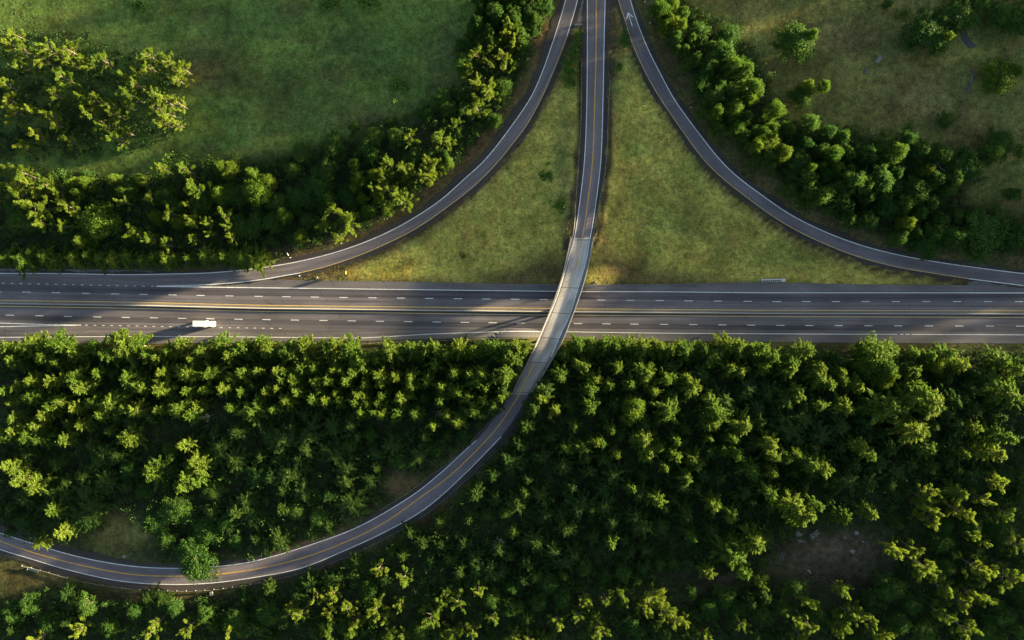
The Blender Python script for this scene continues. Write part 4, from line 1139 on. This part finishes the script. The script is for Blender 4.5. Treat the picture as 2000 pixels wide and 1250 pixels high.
batch('broadleaf_tree', '1560,72,36,9 1545,80,20,7 1815,60,27,9 1840,40,21,9 1880,25,28,9 1865,50,20,8 1960,25,28,9 1990,40,22,9 1910,5,20,9 1852,232,17,5 1735,6,13,5 1570,195,20,7 1560,185,12,6', 8.0, False)
batch('broadleaf_tree', '1955,150,31,11 1985,137,14,11 1590,66,10,11 1852,70,10,11 1580,165,12,10 1612,165,11,10 1957,440,11,13 1605,322,12,12 1810,332,12,12', 11)
batch('bare_tree', '1835,318,22,10', 10, False)
# conifers below the highway, front row
FR = (0.0, .20)
batch('conifer_tree', '''12,692,16 40,690,16 60,682,19 85,690,20 110,676,17 125,692,16 150,700,17 187,685,16 85,712,15 110,716,15 240,683,24 265,678,19 215,702,16 330,692,16 350,680,16 395,692,14 430,678,18 460,690,18 475,682,14 445,705,14 520,688,18 510,675,14 555,692,17 575,700,19 595,688,17
640,690,18 655,680,14 680,690,19 705,718,17 765,690,22 805,692,15 830,697,12 850,688,16 870,700,13 898,688,17 920,692,12 965,692,19 990,697,13 1010,690,17 1027,688,14 1005,707,15 1100,697,10 1130,680,17 1150,684,15 1185,683,17 1207,684,14 1225,680,16 1260,684,19 1290,688,16 1275,680,13 1310,692,13 1340,690,18
1375,692,14 1390,705,19 1420,678,16 1440,688,19 1470,692,16 1485,692,15 1495,720,18 735,712,12 285,700,14 25,712,14 305,712,12 375,712,13''', 12.0, True, FR)
# sunlit rows behind
batch('conifer_tree', '''142,738,19 120,742,15 245,737,24 262,752,15 367,730,18 410,730,18 475,732,14 450,737,13 320,724,15 160,762,15 35,757,15 10,767,12 65,777,15 25,785,11 97,790,16 115,787,13 90,807,15 145,800,15 25,814,15 60,744,14 100,747,12 190,727,13 275,759,12 315,759,15 365,767,12 395,764,12 437,759,15
470,767,12 310,742,11 215,792,19 195,812,14 245,797,12 265,802,14 310,800,12 350,798,18 385,792,12 375,810,14 490,802,20 455,802,14 180,787,12 160,830,13 50,830,11 70,832,12 28,837,12 25,850,12 55,854,15 78,857,15 128,857,17 250,854,17 5,850,14 610,717,11 590,724,14 560,727,12 540,727,11 575,742,15
620,747,12 650,722,12 665,724,12 675,742,13 712,752,15 740,732,12 745,747,12 800,737,15 805,752,13 835,742,14 885,729,12 915,730,14 925,747,13 940,727,13 985,732,15 950,759,11 502,724,12 552,742,11 520,767,12 625,764,12 615,782,14 633,784,11 655,767,10 665,787,13 692,787,13 700,772,12 715,780,10 720,795,12
742,787,13 745,772,10 785,777,15 865,762,15 880,762,12 860,777,11 890,767,12 910,777,15 945,782,15 965,787,11 980,772,10 925,802,17 895,822,13 870,812,10 812,810,11 772,807,13 748,807,13 730,807,10 705,807,12 845,832,11 560,787,13 535,797,12 502,792,14 580,765,12 640,745,12 690,725,13 770,740,12 850,712,12 540,760,12''', 12.3)
batch('conifer_tree', '360,868,12 20,908,14 32,916,15 300,920,22 390,915,15 383,900,13 350,952,15 364,932,15 360,948,14 65,955,16 38,940,11 105,1000,15 122,1040,13 75,1062,12,9 385,940,12', 13.5)
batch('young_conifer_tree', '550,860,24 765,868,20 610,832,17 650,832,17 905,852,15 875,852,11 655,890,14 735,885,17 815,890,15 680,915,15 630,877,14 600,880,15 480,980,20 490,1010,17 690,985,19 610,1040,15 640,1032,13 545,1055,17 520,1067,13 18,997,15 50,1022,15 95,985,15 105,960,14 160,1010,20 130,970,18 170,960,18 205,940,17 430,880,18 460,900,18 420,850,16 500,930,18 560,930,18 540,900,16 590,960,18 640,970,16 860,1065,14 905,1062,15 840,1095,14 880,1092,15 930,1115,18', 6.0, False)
tree('broadleaf_tree', 378, 1096, 47, 9.0, False, grow=False, label='big round dark green tree overhanging the curving road at its lowest bend')
batch('broadleaf_tree', '300,1020,22 340,1000,20 322,1050,20 440,1020,20 415,960,20 460,1060,16 400,1040,18 575,1000,20 620,1010,16 280,960,18 250,920,16 190,900,18 110,905,16 330,880,16 720,850,14 680,870,14 780,900,14 850,880,14', 5.5, False)
# wood right of the overpass
batch('conifer_tree', '''1132,710,12 1145,717,13 1208,714,12 1255,724,17 1255,738,13 1095,729,15 1060,777,15 1165,742,15 1150,742,12 1188,757,13 1233,750,15 1280,762,12 1300,742,15 1350,757,19 1345,742,14 1150,767,15 1155,792,15 1310,737,13 1310,802,21,15 1390,782,18,15 1400,802,23,15 1395,822,16 1380,832,13 1425,722,14
1450,727,14 1450,832,17 1255,862,19 1265,878,15 1080,802,12 1120,832,12 1190,837,12 1265,893,12 1290,873,13 1320,857,11 1318,887,16 1355,897,15 1360,912,13 1430,857,12 1417,880,12 1465,912,19 1440,887,13 1385,857,10 1340,932,11 1300,914,10 1205,887,12 1135,874,13 1108,877,11 1162,864,11 1178,864,11''', 12.5)
batch('conifer_tree', '''1505,692,19 1545,707,20 1570,690,19 1540,722,15 1555,767,20 1600,737,17 1615,747,15 1600,720,14 1650,742,15 1675,752,15 1640,727,14 1785,692,14 1850,692,17 1815,697,12 1880,712,17 1780,727,17 1790,757,17 1775,782,22,19 1820,797,24,20 1800,770,16,17 1730,797,24,18 1700,797,13 1650,797,15 1605,792,14 1785,842,20,18
1955,702,19 1985,722,15 1965,762,23,18 1985,782,16 1905,837,13 1960,852,20,18 1885,887,13 1915,887,14 1945,887,17,17 1810,877,17 1680,877,15 1700,887,14 1505,867,14 1510,892,12 1535,892,15 1555,887,14 1580,907,20,16 1610,912,17,16 1510,922,12 1230,952,12 1285,977,15 1195,1060,11 1350,1048,10 1395,987,14 1430,1007,17
1475,1057,20,16 1430,1087,22,16 1440,1072,15 1385,1118,11 1455,1117,14 1505,962,14 1545,985,20,19 1562,1010,19,19 1578,1000,16,17 1595,987,13,16 1648,1012,15 1700,998,12 1870,962,14''', 14.0)
batch('broadleaf_tree', '1240,805,26,14 1245,788,16,14 1715,702,30,14 1735,720,18,14 1738,737,15,14 1690,684,15,12 1725,747,17,13 1835,712,16,13', 13.0)
batch('slender_tree', '''1815,962,17 1805,972,14 1810,992,19 1816,1017,18 1870,992,17 1886,1006,15 1920,977,15 1945,942,15 1970,1002,15 1745,1072,17 1785,1072,16 1800,1102,22 1820,1122,17 1845,1152,16 1900,1050,11 1930,1062,11 1910,1107,18 1930,1117,15 1970,1127,20 1995,1065,16 1905,1162,16 1880,1177,16 1925,1172,14 1845,1202,17 1885,1227,17
1575,1177,17 1650,1155,12 1660,1202,18 1680,1202,14 1650,1217,14 1560,1215,12 1580,1217,15 1635,1232,12 1700,1217,14 1715,1242,17 1740,1247,15 1570,1247,15''', 14.5)
batch('slender_tree', '''1215,1162,15 1145,1174,14 1182,1172,12 1128,1202,14 1090,1217,15 1170,1237,17 1275,1167,22 1265,1187,16 1300,1192,18 1320,1212,15 1340,1217,14 1255,1187,15 1005,1245,12 1030,1247,14 1380,1247,15 1450,1220,15 1165,1207,11 1490,1140,13''', 12.0)
batch('slender_tree', '''740,1112,14 790,1132,15 615,1167,12 650,1162,15 565,1192,12 585,1202,15 640,1202,13 640,1232,17 680,1187,17 693,1212,15 735,1192,17 750,1207,15 780,1182,14 758,1242,14 785,1245,12 860,1182,15 840,1207,18 870,1162,12 895,1180,15 935,1152,15 880,1242,17 925,1237,14 900,1230,11 965,1207,11 690,1235,12
150,1232,18 75,1247,15 290,1237,15 300,1222,13 365,1227,17 450,1232,14''', 12.5)
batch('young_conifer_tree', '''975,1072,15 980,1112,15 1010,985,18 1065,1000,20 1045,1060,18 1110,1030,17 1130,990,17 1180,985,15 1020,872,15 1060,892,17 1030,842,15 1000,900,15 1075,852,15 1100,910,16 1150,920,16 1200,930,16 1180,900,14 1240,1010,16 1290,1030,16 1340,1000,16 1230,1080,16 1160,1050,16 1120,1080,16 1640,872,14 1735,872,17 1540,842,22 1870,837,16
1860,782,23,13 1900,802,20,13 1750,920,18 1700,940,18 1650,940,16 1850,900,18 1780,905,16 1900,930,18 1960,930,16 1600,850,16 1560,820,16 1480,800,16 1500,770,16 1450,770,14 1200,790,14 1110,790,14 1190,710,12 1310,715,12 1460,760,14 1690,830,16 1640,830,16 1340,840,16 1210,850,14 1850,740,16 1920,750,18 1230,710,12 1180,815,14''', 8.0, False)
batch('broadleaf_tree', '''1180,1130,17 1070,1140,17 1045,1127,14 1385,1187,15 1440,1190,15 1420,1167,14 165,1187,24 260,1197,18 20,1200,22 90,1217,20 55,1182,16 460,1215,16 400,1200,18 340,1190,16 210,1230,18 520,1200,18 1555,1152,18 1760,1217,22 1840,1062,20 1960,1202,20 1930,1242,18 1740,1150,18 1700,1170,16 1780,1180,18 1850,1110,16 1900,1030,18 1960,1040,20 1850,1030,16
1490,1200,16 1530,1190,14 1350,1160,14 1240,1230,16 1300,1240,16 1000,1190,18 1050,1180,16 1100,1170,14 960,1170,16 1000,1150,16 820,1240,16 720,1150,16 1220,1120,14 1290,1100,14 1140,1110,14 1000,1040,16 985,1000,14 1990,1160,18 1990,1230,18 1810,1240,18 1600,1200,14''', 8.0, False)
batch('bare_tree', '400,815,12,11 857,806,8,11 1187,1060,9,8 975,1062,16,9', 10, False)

batch('young_conifer_tree', '1042,800,14,13 1026,832,14,13 1008,864,13,12 1064,762,13,13 990,896,13,12 962,925,12,11 930,958,12,10 985,765,11,11 962,795,11,11', 12.0, False)  # taller conifers added beside the curving road to shade it
# dark broadleaf crowns, upper left belt; those above the picture added for shade
batch('broadleaf_tree', '965,20,16,13 990,14,16,13 1016,62,16,12 1000,30,16,13 942,12,15,12 932,42,14,12 1030,18,16,12 955,56,14,12 1046,32,13,11 902,122,14,11 975,-12,16,14 1010,-14,16,14 1040,-12,15,13 985,-4,14,13 1024,-6,14,13 1056,-8,13,12 1064,10,11,11 960,0,14,13 1050,8,12,12 938,-10,15,14 968,-18,15,15 950,-25,15,15 925,-16,15,14 990,-26,15,15 1003,-40,15,15 1030,-32,14,15', 12.0, False)

print('COUNT', COUNT)
# young conifers filling the wood below the highway
g_ = np.random.default_rng(91); tries = 0
PTS = [(a, b_) for a, b_, _, _ in PLACED]
while COUNT['young_conifer_tree'] < 292 and tries < 20000:
    tries += 1
    px, py = g_.uniform(-5, 2005), g_.uniform(690, 1255)
    P1, P2 = np.array([px]), np.array([py])
    if not (inpoly(P1, P2, WOOD[0])[0] or inpoly(P1, P2, WOOD[1])[0]): continue
    if any(math.hypot(px - a, py - b_) < c_ + 16 for a, b_, c_ in CLEAR): continue
    if seg_dist(P1, P2, [(x_, y_ ) for x_, y_ in SR_Y])[0] < 42: continue
    h = g_.uniform(6.5, 10.5) if py < 850 or px > 1000 else g_.uniform(5.5, 8.5)
    x, y = W(px, py, 6 + h * .6)
    if min(math.hypot(x - a, y - b_) for a, b_ in PTS) < 4.6: continue
    PTS.append((x, y))
    tree('young_conifer_tree', px, py, g_.uniform(10, 15), h, False)

# shrubs on the grass
def shrub(px, py, r, lb):
    x, y, z = on_ground(px, py, 1); o = empty('shrub', (x, y, z), random.uniform(0, 6)); k = r / S * 1.12; o.scale = (k, k, k * random.uniform(.8, 1.1))
    f, st = random.choice(SHRUBP)
    for nm, me_ in (('foliage', f), ('stem', st)):
        c = bpy.data.objects.new(nm, me_); COL.objects.link(c); c.parent = o
    tag(o, lb, 'shrub', GROUPS['shrub'])


for px, py, r, lb in ((1092, 403, 10, 'single green shrub beside the overpass road in the left triangle of grass'), (1068, 343, 10, 'dark low shrub in the left triangle, above the green one'), (780, 170, 14, 'lone dark shrub in the middle of the green field'),
                      (1221, 84, 11, 'pale spiky shrub on the narrow strip beside the right ramp'), (1115, 140, 10, 'rounded shrub in the gore strip, lower end of the hedge'), (1115, 122, 10, 'second shrub from the lower end of the gore hedge'),
                      (1120, 100, 9, 'third shrub from the lower end of the gore hedge'), (1125, 82, 8, 'fourth shrub from the lower end of the gore hedge'), (1129, 66, 6, 'topmost small shrub of the gore hedge, by the barrier'), (1111, 160, 11, 'lowest dark shrub of the gore hedge'),
                      (1325, 97, 7, 'small round shrub in front of the right belt, beside the ramp'), (905, 500, 4, 'small dark shrub low in the left triangle of grass'), (1762, 26, 7, 'small dark shrub near the top of the upper right field'), (1208, 132, 6, 'small shrub on the dry grass between overpass road and right ramp'),
                      (645, 4, 14, 'dark shrub at the upper rim of the green field, left one'), (710, 2, 18, 'dark wide shrub at the upper rim of the green field'), (275, 10, 11, 'shrub at the upper rim above the grove'), (1775, 252, 8, 'dark little shrub below the middle of the upper right field'), (1990, 300, 12, 'shrub at the right rim beside the broad dark tree')):
    shrub(px, py, r, lb)

# dense undergrowth below the trees: ground cover, nothing one could count
g_ = np.random.default_rng(77); lb_ = LB()
n0 = 9500
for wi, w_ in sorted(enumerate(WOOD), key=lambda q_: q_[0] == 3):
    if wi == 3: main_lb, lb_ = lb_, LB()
    p = np.asarray(w_, float); lo, hi = p.min(0), p.max(0)
    area = (hi - lo).prod() / S / S
    def scatter(per, margin):
        n = int(area / per)
        q = g_.uniform(lo, hi, (n, 2))
        keep = inpoly(q[:, 0], q[:, 1], w_)
        for cx_, cy_, cr_ in CLEAR: keep &= np.hypot(q[:, 0] - cx_, q[:, 1] - cy_) > cr_ * g_.uniform(.75, 1.1, n) + margin
        q = q[keep]; xy = WA(q, 3.0)
        return q, xy, E(xy[:, 0], xy[:, 1])
    def domes(q, xy, zb, rr, hgt, m, la, lb2):
        n = len(xy)
        u_ = unit(n * m, g_); u_[:, 2] = np.abs(u_[:, 2])
        c = np.repeat(np.column_stack([xy, zb]), m, 0) + u_ * np.column_stack([np.repeat(rr, m), np.repeat(rr, m), np.repeat(hgt, m)]) * g_.uniform(.5, 1.05, (n * m, 1))
        lb_.blades(c, g_.normal(0, 1, (n * m, 3)), u_ + g_.normal(0, .5, (n * m, 3)), g_.uniform(la, lb2, n * m), g_.uniform(la * .55, lb2 * .55, n * m))
    q, xy, zb = scatter(9.0, 0)
    domes(q, xy, zb, g_.uniform(.7, 1.7, len(xy)), np.minimum(g_.gamma(3.0, .55, len(xy)) + .5, 4.2), 20, .45, .95)
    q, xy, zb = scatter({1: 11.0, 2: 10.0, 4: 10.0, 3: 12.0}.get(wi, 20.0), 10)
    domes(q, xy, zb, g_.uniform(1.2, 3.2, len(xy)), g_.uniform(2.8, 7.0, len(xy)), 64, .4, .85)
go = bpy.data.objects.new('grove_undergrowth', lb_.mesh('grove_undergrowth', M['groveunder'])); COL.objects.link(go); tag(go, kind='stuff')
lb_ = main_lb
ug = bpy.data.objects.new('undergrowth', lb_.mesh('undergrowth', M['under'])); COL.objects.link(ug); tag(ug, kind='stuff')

# the right edge of the picture
# standing grass on the open ground
for nm_, mt_, polys, per in (('dry_grass', 'grass', (TRI_L, TRI_R), 0.42), ('field_grass', 'fieldgrass', (FIELD_UL, FIELD_UR), 1.3)):
    lb_ = LB()
    for w_ in polys:
        p = np.clip(np.asarray(w_, float), [-30, -30], [2030, 1280]); lo, hi = p.min(0), p.max(0)
        n = int((hi - lo).prod() / S / S / per)
        q = g_.uniform(lo, hi, (n, 2)); q = q[inpoly(q[:, 0], q[:, 1], w_)]
        xy = WA(q, 3.0); dens = np.sin(xy[:, 0] * .21 + np.sin(xy[:, 1] * .17) * 2) * np.sin(xy[:, 1] * .26 + np.sin(xy[:, 0] * .13) * 2)
        k_ = g_.random(len(xy)) < .55 + .45 * dens; xy = xy[k_]; n = len(xy)
        c = np.column_stack([xy, E(xy[:, 0], xy[:, 1]) + .08])
        lb_.blades(c, g_.normal(0, 1, (n, 3)) * np.array((1, 1, .25)), unit(n, g_) * .7 + np.array((0, 0, .8)), g_.uniform(.3, .85, n), g_.uniform(.12, .3, n))
    go = bpy.data.objects.new(nm_, lb_.mesh(nm_, M[mt_])); COL.objects.link(go); tag(go, kind='stuff')

# unseen wood beyond the right and upper edges, made tall and dense for shade
g_ = np.random.default_rng(78); lb_ = LB()
spots = [(g_.uniform(225, 290), g_.uniform(-170, 330), 0) for k in range(900)] + [(g_.uniform(-30, 24), g_.uniform(143, 205), 1) for k in range(230)] + [(g_.uniform(60, 235), g_.uniform(150, 220), 2) for k in range(130)]
spots += [(g_.uniform(290, 430), g_.uniform(23, 150), 0) for k in range(300)] + [(g_.uniform(225, 262), g_.uniform(22, 70), 0) for k in range(70)]
for x, y, w_ in spots:
    if -11 < y < 22: continue
    z = Ez(x, y); h = g_.uniform(14, 19) if w_ != 1 else g_.uniform(15, 20)
    for j in range(8):
        c = np.array((x, y, z)) + np.array((g_.normal(0, 1.6), g_.normal(0, 1.6), h * g_.uniform(.25, .9)))
        clump(lb_, g_, c, g_.uniform(1.2, 2.2), 26, 1.0)
fw = bpy.data.objects.new('distant_woods', lb_.mesh('distant_woods', M['under'])); COL.objects.link(fw); tag(fw, kind='stuff')  # added unseen wood that blocks the low sun
print('TREES', COUNT)
sc['tree_counts'] = str(COUNT)

# ------------------------------------------------------------------ camera, light, world
cam = bpy.data.cameras.new('camera'); cam.lens = 24; cam.sensor_width = 36; cam.clip_end = 10000; cam.clip_start = 1
co = bpy.data.objects.new('camera', cam); COL.objects.link(co); co.location = (0, 0, CAM_H); co.rotation_euler = (0, 0, 0)
sc.camera = co
sl = bpy.data.lights.new('sun', 'SUN'); sl.energy = 5.0; sl.angle = R(2.2); sl.color = (1.0, 0.82, 0.47)
so = bpy.data.objects.new('sun', sl); COL.objects.link(so)
d = Vector((math.cos(R(SUN_AZ)) * math.cos(R(SUN_EL)), math.sin(R(SUN_AZ)) * math.cos(R(SUN_EL)), math.sin(R(SUN_EL))))
so.rotation_euler = d.to_track_quat('Z', 'Y').to_euler()
wd = bpy.data.worlds.new('World'); sc.world = wd; wd.use_nodes = True
N = wd.node_tree.nodes; bg = N['Background']
sky = N.new('ShaderNodeTexSky'); sky.sky_type = 'NISHITA'; sky.sun_disc = False
sky.sun_elevation = R(SUN_EL); sky.sun_rotation = R(90 - SUN_AZ)
wd.node_tree.links.new(sky.outputs[0], bg.inputs[0]); bg.inputs[1].default_value = 0.05
vs = sc.view_settings; vs.view_transform = 'Standard'; vs.look = 'None'; vs.gamma = 1.0; vs.exposure = 3.3; vs.use_curve_mapping = False
sc.cycles.max_bounces = 6; sc.cycles.diffuse_bounces = 3; sc.cycles.transmission_bounces = 4; sc.cycles.use_denoising = True
